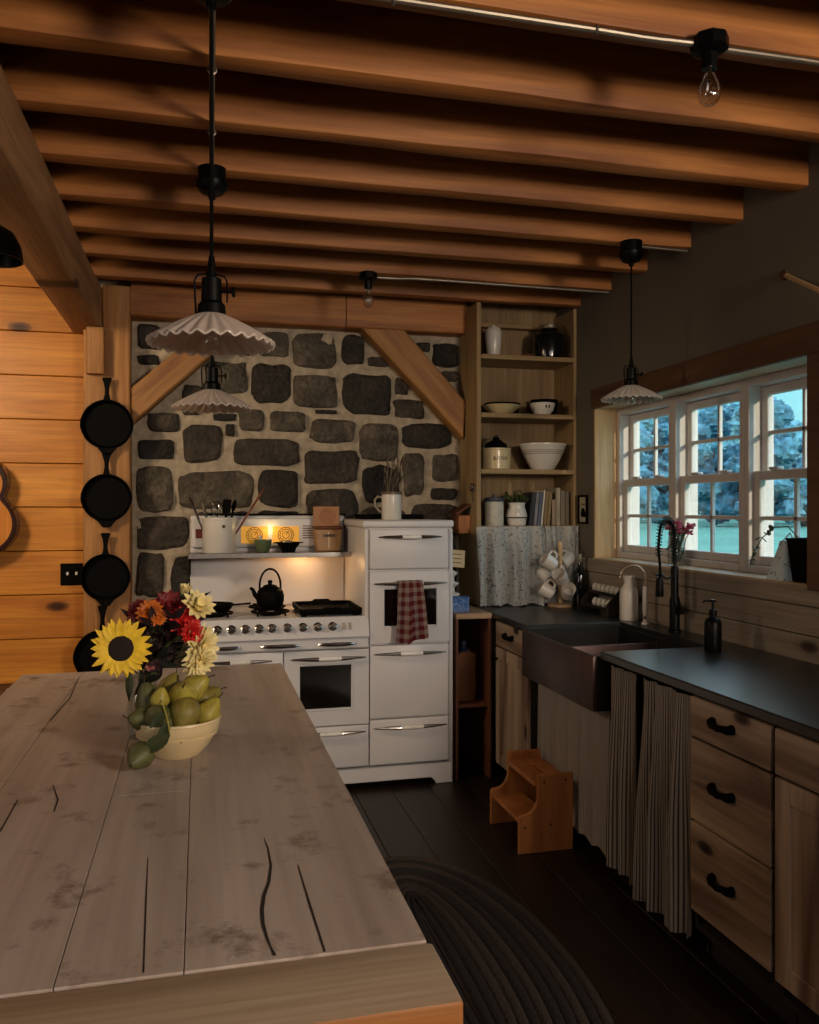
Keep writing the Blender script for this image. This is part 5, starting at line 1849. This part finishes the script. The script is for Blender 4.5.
for (px, py, Y, k, rot, s_, lab) in spec:
    c = at(px, py, Y=Y)
    if k not in used:
        o = pr[k]
        used.add(k)
    else:
        o = dup(pr[k])
    o.location, o.rotation_euler, o.scale = c, rot, (s_,) * 3
    o['label'] = lab
    o['group'] = 'pears in the bowl'
c = at(140, 757, Z=TZ + .030)
o = dup(pr[2], V((c.x, c.y, TZ + .0325)), (PI / 2 + .25, -.35, -.5), 'single green pear lying on the tabletop before the bowl', .86)
del o['group']

def leaf_mesh(mb, Mt, L, W, curl=.2, m=0, fold=.25, n=6):
    def fn(u, v):
        t_ = v
        w = W * math.sin(PI * min(1, t_ ** .8 * .97 + .015)) ** .9 * (u - .5) * 2
        return Mt @ V((w, L * t_, -curl * L * t_ * t_ + fold * abs(w)))
    mb.grid(fn, 4, n, m, 0, (1, 1))
# leafy sprig over the bowl rim
s0 = at(162, 700, Y=2.005)
t = T('pear_sprig', 'leafy pear sprig hanging over the front of the cream bowl', 'leaves', s0)
s1, s2 = at(168, 722, Y=1.965), at(170, 735, Y=1.955)
MB().tube([s0, s1, s2], .0016, 5).build('stem', M['pear_yellow'], t)
mb = MB()
for (a, b_, w) in ((s1, at(157, 752, Y=1.952), .010), (s2, at(138, 757, Y=1.945) + V((0, 0, .006)), .013), (at(166, 712, Y=1.985), at(150, 728, Y=1.953) + V((0, 0, 0)), .009)):
    d = b_ - a
    q = d.normalized()
    xs = q.cross(V((0, -1, .25))).normalized()
    zs = xs.cross(q)
    Mt = Matrix.Translation(a) @ Matrix((xs, q, zs)).transposed().to_4x4()
    leaf_mesh(mb, Mt, d.length, w * 1.3, .05)
bmesh.ops.solidify(mb.bm, geom=mb.bm.faces[:], thickness=.0008)
mb.build('leaf', M['leaf'], t)

# glass vase with cut flowers
vp_ = V((-.137, 2.255, TZ))
t = T('flower_vase', 'clear glass vase of cut flowers behind the pear bowl', 'vase', vp_)
MB().lathe([(0, .008), (.034, .008), (.040, .03), (.043, .07), (.036, .11), (.028, .135), (.034, .160), (.037, .160), (.031, .135), (.039, .11), (.046, .07), (.043, .03), (.038, 0), (0, 0)], 32, 0, Matrix.Translation(vp_)).build('body', M['clear'], t)
mouth = vp_ + V((0, 0, .150))
rr = random.Random(14)
def stem(o, c, n, mat=M['leaf'], r=.0028):
    j = V((rr.uniform(-.016, .016), rr.uniform(-.016, .016), 0))
    foot = vp_ + V((rr.uniform(-.018, .018), rr.uniform(-.018, .018), .012))
    back = c - V(n).normalized() * .035
    MB().tube([foot, mouth + j, (mouth + j).lerp(back, .65) + V((0, 0, .012)), back, c - V(n).normalized() * .004], [r, r, r, r, r * 1.1], 6).build('stem', mat, o)
def bloom(name, label, c, n, Rr, rows, mat, cm, W=.35, core=.25, coreh=.12, jit=.1):
    """rows: (petal count, inner radius, length, rise angle)"""
    o = T(name, label, 'flower', c, 'cut flowers in the glass vase')
    F_ = frame_to(n, c)
    mb = MB()
    for (cnt, r0, L, rise) in rows:
        off = rr.random()
        for k in range(cnt):
            a = 2 * PI * (k + off) / cnt + rr.uniform(-.04, .04)
            l = Rr * L * rr.uniform(1 - jit, 1 + jit)
            Mt = F_ @ Matrix.Rotation(a, 4, 'Z') @ Matrix.Translation((0, Rr * r0, 0)) @ Matrix.Rotation(rise + rr.uniform(-.09, .09), 4, 'X')
            leaf_mesh(mb, Mt, l, Rr * W * .5, rr.uniform(-.02, .18), 0, .22, 5)
    mb.build('petals', mat, o, ang=1.4, norm=False)
    MB().ball((0, 0, 0), 1, 22, 10, 0, F_ @ Matrix.Diagonal((Rr * core, Rr * core, Rr * coreh, 1)), lambda u: 1 + .06 * noise.noise(u * 9)).build('seed_head', cm, o)
    stem(o, c, n)
    return o
c = at(121, 648.5, Y=2.20)
o = bloom('sunflower', 'yellow sunflower with a dark seed head facing the camera', c, (-.05, -1, .12), .0745, [(21, .36, .64, .10), (19, .34, .58, .22)], M['petal_yellow'], M['seed'], .25, .43, .12)
mb = MB()
q = c + V((.02, .0, -.055))
leaf_mesh(mb, Matrix.Translation(q) @ Matrix.Rotation(-PI / 2 - .1, 4, 'X'), .075, .010, .1)
bmesh.ops.solidify(mb.bm, geom=mb.bm.faces[:], thickness=.0008)
mb.build('leaf', M['leaf'], o)
full = [(16, .30, .72, .15), (15, .24, .66, .45), (13, .16, .58, .75), (10, .10, .46, 1.05), (7, .04, .36, 1.3)]
bloom('dahlia', 'large cream dahlia on the right of the bouquet, turned to the side', at(201, 648, Y=2.22), (.75, -.62, -.05), .066, full, M['petal_cream'], M['petal_cream'], .26, .2, .3)
bloom('dahlia', 'cream dahlia drooping below the large one at the right of the bouquet', at(199, 662, Y=2.205), (.35, -.8, -.35), .046, full, M['petal_cream'], M['petal_cream'], .28, .2, .3)
bloom('zinnia', 'scarlet zinnia facing right near the top of the bouquet', at(185, 621, Y=2.225), (.25, -.9, .35), .042, full, M['petal_red'], M['petal_red'], .36, .2, .3)
bloom('zinnia', 'bright scarlet zinnia lower at the right of the bouquet', at(192, 633, Y=2.195), (.5, -.85, .0), .034, full, M['petal_red'], M['petal_red'], .36, .2, .3)
bloom('marigold', 'orange flower at the top left of the bouquet', at(150, 612, Y=2.23), (-.2, -.8, .5), .036, full, M['petal_orange'], M['petal_orange'], .4, .2, .3)
bloom('marigold', 'small orange flower between the orange bloom and the dark red one', at(158, 618, Y=2.215), (.1, -.9, .3), .022, full, M['petal_orange'], M['petal_orange'], .4, .2, .3)
bloom('dahlia', 'dark red dahlia at the top middle of the bouquet', at(169, 607, Y=2.27), (.0, -.7, .7), .052, full, M['petal_dark'], M['petal_dark'], .4, .2, .3)
bloom('zinnia', 'dusky dark red flower behind the orange one at the left', at(138, 611, Y=2.27), (-.6, -.6, .5), .036, full, M['petal_dark'], M['petal_dark'], .4, .2, .3)
bud = [(10, .05, .9, 1.15), (9, .02, .9, 1.35)]
bloom('dahlia_bud', 'small cream bud at the very top of the bouquet', at(184, 596, Y=2.28), (.15, -.25, 1), .036, bud, M['petal_cream'], M['leaf'], .5, .3, .3)
bloom('dahlia', 'half open cream dahlia behind the scarlet flowers, high on the right', at(197, 607, Y=2.24), (.45, -.7, .55), .05, [(13, .2, .75, .5), (12, .1, .75, .85), (9, .05, .7, 1.15)], M['petal_cream'], M['petal_cream'], .42, .25, .3)
bloom('zinnia', 'tiny pinkish flower low beside the sunflower', at(150, 667, Y=2.20), (-.1, -1, .1), .012, full, plain('dull pink petal', '#a5605a', .6), M['petal_dark'], .5, .3, .3)
t = T('foliage_sprigs', 'dark burgundy and green foliage filling the middle of the bouquet', 'leaves', mouth, None)
ml, mg, ms = MB(), MB(), MB()
for i in range(58):
    a = rr.uniform(-1, 1)
    e = mouth + V((.016 + a * .062, rr.uniform(-.05, .05), rr.uniform(.0, .165)))
    if i > 53: e = mouth + V((rr.uniform(.09, .135), rr.uniform(.0, .04), rr.uniform(.12, .20)))
    b0 = mouth + V((rr.uniform(-.018, .018), rr.uniform(-.018, .018), -.01))
    if i % 2: ms.tube([b0, e], .0012, 4)
    for k in range(2):
        d = V((rr.uniform(-1, 1) + (1.0 if i > 53 else 0), rr.uniform(-.8, .3), rr.uniform(-.4, 1))).normalized()
        xs = d.cross(V((rr.uniform(-.4, .4), -1, rr.uniform(-.4, .4)))).normalized()
        Mt = Matrix.Translation(e) @ Matrix((xs, d, xs.cross(d))).transposed().to_4x4()
        leaf_mesh(ml if i % 3 else mg, Mt, rr.uniform(.03, .055), rr.uniform(.006, .011) * (.6 if i > 53 else 1), .15)
for q in (ml, mg): bmesh.ops.solidify(q.bm, geom=q.bm.faces[:], thickness=.0007)
ms.build('stems', M['leaf_dark'], t)
ml.build('leaves', M['leaf_burgundy'], t)
mg.build('leaves', M['leaf_dark'], t)

# ------------------------------------------------------------------ left wall: pans on the post, switch plate, guitar, chest
YP = 4.942
def pan(name, label, px, py, r, hang=True):
    c = at(px, py, Y=YP - .02)
    o = T(name, label, 'pan', (c.x, YP - .003, c.z), 'cast iron pans on the post')
    Mt = Matrix.Translation((c.x, YP - .003, c.z)) @ Matrix.Rotation(PI / 2, 4, 'X')
    def lip(rr_, z, a, k):
        # two pouring lips at the sides
        s_ = max(0, abs(math.cos(a)) - .94) * .9 if rr_ > r * .8 else 0
        return rr_ * (1 + s_ * .35), z
    MB().lathe([(0, 0), (r * .86, 0), (r * .90, .004), (r, .042), (r, .046), (r * .965, .046), (r * .86, .010), (0, .008)], 40, 0, Mt, lip).build('body', M['black_iron'], o)
    # handle up, with a hole at the end
    z0, z1 = c.z + r * .95, c.z + r * 1.88
    mb = MB()
    P = []
    n = 10
    for i in range(n + 1):
        u = i / n
        P.append((c.x - (.020 - .009 * math.sin(PI * min(1, u * 1.2)) ** 1 + (.004 if u > .8 else 0)), z0 + (z1 - z0) * u))
    Q = [(2 * c.x - x, z) for x, z in P[::-1]]
    mb.prism(P + Q, 'XZ', YP - .048, YP - .036, 0, .003)
    mb.build('handle', M['black_iron'], o)
    # small helper lug at the bottom
    mb = MB()
    mb.prism([(c.x - .050, c.z - r * .93), (c.x + .050, c.z - r * .93), (c.x + .020, c.z - r * 1.22), (c.x - .020, c.z - r * 1.22)], 'XZ', YP - .048, YP - .038, 0, .003)
    mb.build('lug', M['black_iron'], o)
    mb = MB()
    mb.tube([(c.x, YP - .03, z1 - .012), (c.x, YP + .0, z1 - .006)], .003, 6)
    mb.tube([(c.x, YP - .050, z1 - .012), (c.x, YP - .030, z1 - .012)], .0045, 6)
    mb.build('hook', M['black_iron'], o)
    return o
pan('skillet', 'topmost black cast iron skillet hanging on the wooden post', 107.5, 425, .138)
pan('skillet', 'second black cast iron skillet from the top on the wooden post', 107, 498, .133)
pan('skillet', 'third black skillet on the post, level with the black switch plate', 106, 577, .130)
pan('skillet', 'lowest black skillet on the post, half hidden behind the sunflower', 103, 656, .150)

a, b_ = at(60.5, 563.5, Y=YB), at(84, 585, Y=YB)
c = (a + b_) / 2
t = T('switch_plate', 'black double switch plate on the pine wall beside the third skillet', 'switch', (c.x, YB, c.z))
MB().box(a.x, b_.x, YB - .007, YB, b_.z, a.z, 0, .003).build('plate', M['black_matt'], t)
for s_ in (-.024, .024):
    mb = MB().box(c.x + s_ - .006, c.x + s_ + .006, YB - .018, YB - .006, c.z - .004, c.z + .014, 0, .002)
    mb.build('toggle', M['white_plastic'], t)

# guitar on the pine wall
c = at(-21, 512, Y=YB - .08)
gx, gz = c.x, c.z
t = T('guitar', 'acoustic guitar with a dark rim hanging on the pine wall at the photo edge', 'guitar', (gx, YB, gz))
outl = []
for i in range(64):
    a = 2 * PI * i / 64
    s_, c_ = math.sin(a), math.cos(a)
    z = .245 * c_
    # half width: lower bout, waist, upper bout
    k = (1 - c_) / 2
    wl = .196 * math.sqrt(max(0, 1 - ((z + .07) / .180) ** 2)) if z < .11 else 0
    wu = .148 * math.sqrt(max(0, 1 - ((z - .165) / .142) ** 2)) if z > .02 else 0
    outl.append((z, s_, max(wl, wu)))
poly = []
zs = [(-.25 + .557 * i / 40) for i in range(41)]
half = []
for z in zs:
    wl = .196 * math.sqrt(max(0, 1 - ((z + .07) / .181) ** 2)) if abs((z + .07) / .181) < 1 else 0
    wu = .148 * math.sqrt(max(0, 1 - ((z - .165) / .142) ** 2)) if abs((z - .165) / .142) < 1 else 0
    w = (wl ** 5 + wu ** 5) ** .2
    if .02 < z < .14: w = max(w, .118)
    half.append((max(w, .004), z))
poly = [(gx + w, gz + z) for w, z in half] + [(gx - w, gz + z) for w, z in half[::-1]]
MB().prism(poly, 'XZ', YB - .115, YB - .012, 0, .004).build('body', plain('dark guitar side', '#2c120e', .25, coat=.4), t)
poly2 = [(gx + (w - .022 if w > .03 else w * .3), gz + z * .93) for w, z in half] + [(gx - (w - .022 if w > .03 else w * .3), gz + z * .93) for w, z in half[::-1]]
MB().prism(poly2, 'XZ', YB - .1175, YB - .115, 0, .001).build('soundboard', wood('spruce top', '#d08a3c', '#b26c28', 2, 1.5, .25), t)
MB().lathe([(0, 0), (.045, 0), (.045, .0015), (0, .0015)], 28, 0, frame_to((0, -1, 0), (gx, YB - .1175, gz + .075))).build('sound_hole', M['black_matt'], t)
MB().box(gx - .028, gx + .028, YB - .128, YB - .1175, gz + .07, gz + .70, 0, .004).build('neck', M['open_side'], t)
MB().prism([(gx - .03, gz + .70), (gx + .03, gz + .70), (gx + .042, gz + .87), (gx - .042, gz + .87)], 'XZ', YB - .122, YB - .106, 0, .003).build('headstock', M['black_matt'], t)
MB().box(gx - .075, gx + .075, YB - .125, YB - .1175, gz - .135, gz - .115, 0, .003).build('bridge', M['open_side'], t)
mb = MB()
for k in range(6):
    mb.tube([(gx - .022 + .0088 * k, YB - .1300, gz - .125), (gx - .018 + .0072 * k, YB - .1300, gz + .72)], .0006, 4)
mb.build('strings', M['steel'], t)
mb = MB().tube([(gx, YB, gz + .74), (gx, YB - .10, gz + .74)], .008, 8)
mb.build('hanger', M['black_iron'], t)

# low chest under the guitar
ztop = .515
t = T('low_chest', 'low pale chest with a dark top against the pine wall at the photo edge', 'chest', (-1.45, 4.92, 0))
MB().box(-2.05, -.84, 4.86, YB - .004, ztop - .03, ztop, 0, .004).build('lid', M['casing_wood'], t)
MB().box(-2.03, -.86, 4.875, YB - .006, 0, ztop - .03, 0, .004).build('body', M['white_china'], t)
q = at(8.5, 690, Z=ztop + .01)
MB().ball((q.x, q.y, ztop + .009), (.011, .011, .010), 12, 8).build('knob', M['white_plastic'], t)

# ------------------------------------------------------------------ ceiling lights
def wavy(n, ar, az, r0, r1):
    def f(r, z, a, k):
        t_ = max(0, (r - r0) / (r1 - r0))
        w = math.cos(n * a)
        return r * (1 + ar * w * t_), z + az * w * t_
    return f
def bulb(par, c, m, s_=1.):
    """clear bulb hanging from c downwards"""
    b = MB().lathe([(.012 * s_, 0), (.013 * s_, -.012 * s_), (.026 * s_, -.045 * s_), (.030 * s_, -.066 * s_), (.026 * s_, -.085 * s_), (.014 * s_, -.097 * s_), (0, -.100 * s_)], 20, 0, Matrix.Translation(c)).build('bulb', m, par)
    mb = MB()
    pts = [V(c) + V((.009 * s_ * math.cos(k * 1.4), .009 * s_ * math.sin(k * 1.4), -(.02 + .045 * k / 12) * s_)) for k in range(13)]
    mb.tube(pts, .0009, 4)
    mb.tube([V(c), V(c) + V((0, 0, -.03 * s_))], .003 * s_, 6)
    mb.build('filament', M['brass'], b)
def pendant(label, x, y, zrim, D, ztop):
    r = D / 2
    h = r * .45
    o = T('pendant_lamp', label, 'lamp', (x, y, ztop), 'ruffled glass pendant lamps')
    P = Matrix.Translation((x, y, 0))
    MB().lathe([(0, 0), (.05, 0), (.05, -.045), (.058, -.05), (.056, -.068), (.04, -.088), (.012, -.094), (.012, -.11), (0, -.11)], 28, 0, Matrix.Translation((x, y, ztop))).build('canopy', M['black_satin'], o)
    zs_ = zrim + h
    MB().tube([(x, y, ztop - .10), (x, y, zs_ + .11)], .0042, 8).build('cord', M['black_matt'], o)
    s = MB().lathe([(0, .135), (.006, .132), (.010, .10), (.012, .085), (.022, .08), (.023, .03), (.030, .022), (.032, -.004), (.02, -.006), (.02, -.02), (0, -.02)], 22, 0, Matrix.Translation((x, y, zs_))).build('socket', M['black_satin'], o)
    mb = MB()
    mb.tube([(x + .020, y - .004, zs_ + .052), (x + .045, y - .008, zs_ + .052)], .003, 6)
    mb.lathe([(0, 0), (.011, 0), (.011, .006), (0, .006)], 12, 0, frame_to((1, -.15, 0), (x + .045, y - .008, zs_ + .052)))
    mb.build('switch_key', M['black_satin'], s)
    mb = MB()
    mb.tube([(x - .034, y, zs_ + .0), (x - .037, y, zs_ + .075), (x - .030, y, zs_ + .088), (x - .008, y, zs_ + .092)], .0028, 6)
    mb.tube([(x + .034, y, zs_ + .03), (x + .034, y, zs_ + .075), (x + .028, y, zs_ + .088), (x + .008, y, zs_ + .092)], .0022, 6)
    mb.build('wire_loop', M['black_satin'], s)
    prof_o, prof_i = [], []
    n = 12
    for i in range(n + 1):
        u = i / n
        rr_ = .032 + (r - .032) * u
        z = zrim + h * (1 - u) + .003 * math.sin(PI * u)
        prof_o.append((rr_, z))
        prof_i.append((rr_ - .002, z - .0035))
    f = wavy(28, .011, .0042, .03, r)
    mb = MB()
    mb.lathe(prof_o, 160, 0, P, f)
    mb.lathe(prof_i[::-1], 160, 0, P, f)
    # rolled rim
    ring = []
    for i in range(160):
        a = 2 * PI * i / 160
        rr_, zz = f(r - .001, zrim - .002, a, 0)
        ring.append(V((x + rr_ * math.cos(a), y + rr_ * math.sin(a), zz)))
    mb.tube(ring, .0032, 6, closed=True)
    mb.build('shade', M['milk'], o, ang=1.3)
    bulb(o, (x, y, zs_ - .014), M['bulb_glass'], .66)
    return o
pendant('large ruffled milk glass pendant lamp nearest the camera, above the table', .025, 1.925, 1.868, .276, 2.726)
pendant('ruffled glass pendant lamp over the far end of the table, seen below the nearest one', .042, 3.12, 1.863, .278, 2.726)
q = at(631, 392, Y=3.44)
pendant('ruffled glass pendant lamp hanging in front of the window wall', q.x + .04, 3.51, 2.003, .270, 2.726)
# black dome lamp over the adjoining space
p = V((-1.03, 3.45, 2.70))
t = T('dome_lamp', 'black dome lamp beyond the ceiling beam at the photo edge', 'lamp', p + V((0, 0, .3)))
q = at(-9, 246, Y=3.0)
p = V((q.x, 3.0, q.z))
t.location = p
MB().lathe([(.0, .075), (.03, .07), (.07, .045), (.092, .0), (.098, -.045), (.094, -.045), (.088, 0), (.066, .04), (0, .066)], 28, 0, Matrix.Translation(p)).build('shade', M['black_satin'], t)
MB().tube([p + V((0, 0, .07)), V((p.x, p.y, ZL))], .004, 8).build('cord', M['black_matt'], t)

def bare_bulb(label, p, s_, group='bare bulb lights'):
    """round box under a joist with a socket and a clear bulb"""
    o = T('bulb_light', label, 'lamp', p, group)
    MB().lathe([(0, 0), (.046 * s_, 0), (.050 * s_, -.006), (.050 * s_, -.034 * s_), (.040 * s_, -.040 * s_), (.022 * s_, -.046 * s_), (.020 * s_, -.085 * s_), (0, -.085 * s_)], 8, 0, Matrix.Translation(p) @ Matrix.Rotation(PI / 8, 4, 'Z')).build('box', M['black_satin'], o, ang=.4)
    bulb(o, V(p) + V((0, 0, -.083 * s_)), M['bulb_glass'], s_)
    return o
p1 = V((1.285, 1.93, 2.724))
bare_bulb('bare clear bulb in a black box on the near joist at upper right', p1, .98)
q = at(368, 284, Y=4.30)
p2 = V((q.x, 4.295, 2.724))
bare_bulb('bare bulb in a small black box under the far joist, above the stone wall', p2, .98)

def conduit(label, pts, straps, r=.0085):
    o = T('conduit', label, 'pipe', pts[0], 'ceiling conduits')
    # round the corners
    P = [V(p) for p in pts]
    sm = [P[0]]
    for a, b_, c in zip(P, P[1:], P[2:]):
        for k in range(5):
            u = k / 4
            q = (a.lerp(b_, .5 + .5 * .7 + 0) if False else b_.lerp(a, .18)).lerp(b_, u).lerp(b_.lerp(b_.lerp(c, .18), u), u)
            sm.append(q)
    sm.append(P[-1])
    MB().tube(sm, r, 10).build('pipe', M['steel'], o)
    for s_ in straps:
        s_ = V(s_)
        d = (P[-1] - P[0]).normalized()
        MB().tube(arc(V((0, 0, 0)), r + .003, 0, 2 * PI * 11 / 12, 11, 'YZ' if abs(d.x) > .5 else 'XZ') and [s_ + v for v in arc(V((0, 0, 0)), r + .003, 0, 2 * PI * 11 / 12, 11, 'YZ' if abs(d.x) > .5 else 'XZ')], .0032, 6, closed=True).build('strap', M['steel'], o)
    return o
zc = 2.7165
conduit('shiny metal conduit along the near joist, left of the bulb box', [(.10, 1.965, zc + .004), (1.02, 1.965, zc + .004), (1.12, 1.955, zc - .004), (p1.x - .045, 1.935, zc - .012)], [(.98, 1.965, zc + .004), (.45, 1.965, zc + .004)])
conduit('metal conduit running from the bulb box to the right wall along the near joist', [(p1.x + .045, 1.94, zc - .012), (1.6, 1.955, zc), (2.24, 1.96, zc)], [(1.95, 1.958, zc)])
conduit('metal conduit under the joists joining the two table lamps', [(.028, 1.99, zc), (.040, 3.06, zc)], [(.0325, 2.395, zc), (.037, 2.79, zc)])
conduit('metal conduit running right from the far bulb box under the joist', [(p2.x + .045, 4.297, zc - .012), (p2.x + .16, 4.30, zc - .010), (p2.x + .26, 4.31, zc), (2.235, 4.325, zc)], [(p2.x + .36, 4.312, zc)])
conduit('short metal conduit from the window lamp canopy to the right wall', [(1.985, 3.53, zc), (2.235, 3.54, zc)], [])

# ------------------------------------------------------------------ light
w = bpy.data.worlds.new('world')
sc.world = w
w.use_nodes = True
nt = w.node_tree
bg = nt.nodes['Background']
tc = N(nt, 'ShaderNodeTexCoord')
sp = N(nt, 'ShaderNodeSeparateXYZ')
nt.links.new(tc.outputs['Generated'], sp.inputs[0])
nt.links.new(ramp(nt, sp.outputs[2], [(0., (.17, .36, .39, 1)), (.17, (.13, .33, .37, 1)), (.32, (.68, .92, 1.05, 1)), (1., (.66, .86, 1.1, 1))]), bg.inputs['Color'])
bg.inputs['Strength'].default_value = 3.4

def light(kind, name, loc, energy, col, rot=None, look=None, **kw):
    l = bpy.data.lights.new(name, kind)
    l.energy = energy
    l.color = col
    for k, v in kw.items(): setattr(l, k, v)
    o = bpy.data.objects.new(name, l)
    COL.objects.link(o)
    o.location = loc
    if look is not None:
        o.rotation_euler = (V(look) - V(loc)).to_track_quat('-Z', 'Y').to_euler()
    return o
light('SUN', 'evening_sun', (10, -10, 5), 3.0, (1., .82, .58), look=V((10, -10, 5)) + V((-.24, .95, -.15)), angle=.02)
pl = light('AREA', 'window_portal', (2.48, (WY0 + WY1) / 2, (WZ0 + WZ1) / 2), 1, (1, 1, 1), look=(0, (WY0 + WY1) / 2, (WZ0 + WZ1) / 2), shape='RECTANGLE', size=1.8, size_y=.87)
pl.data.cycles.is_portal = True
# assumed warm glow, a light placed before the solid right wall nearer the camera
light('AREA', 'assumed_right_glow', (2.18, -.9, 2.02), 140, (1., .82, .64), look=(-.3, 2.6, 1.35), shape='RECTANGLE', size=1.1, size_y=.6)
# added fill light behind the camera
light('AREA', 'behind_camera_fill', (.2, -2.6, 2.05), 20, (1., .86, .74), look=(.3, 3.5, 1.5), shape='RECTANGLE', size=1.8, size_y=.7)
light('AREA', 'assumed_adjoining_lamp', (-1.9, 3.0, 2.5), 38, (1., .74, .46), look=(-1.3, 5.1, 1.3), shape='DISK', size=.5)  # assumed unseen lamp in the adjoining room, added to light the pine wall
light('AREA', 'left_side_fill', (-3.3, .6, 1.7), 13, (1., .88, .80), look=(1.6, 2.4, .9), shape='RECTANGLE', size=1., size_y=.9)  # added fill towards the curtains and cabinet fronts, no window is there
light('POINT', 'stove_lamp', (.60, 4.89, 1.19), 1.25, (1., .50, .17), shadow_soft_size=.03)
light('POINT', 'dial_lamp', (.40, 4.96, 1.38), .25, (1., .70, .28), shadow_soft_size=.02)

vs = sc.view_settings
sc.display_settings.display_device = 'sRGB'
vs.view_transform = 'Standard'
vs.look = 'None'
vs.exposure = 0.0
vs.gamma = 1.0
vs.use_curve_mapping = False
sc.cycles.max_bounces = 8
sc.cycles.diffuse_bounces = 4
sc.cycles.transparent_max_bounces = 16
sc.cycles.caustics_reflective = False
sc.cycles.caustics_refractive = False
sc.cycles.sample_clamp_indirect = 4.0
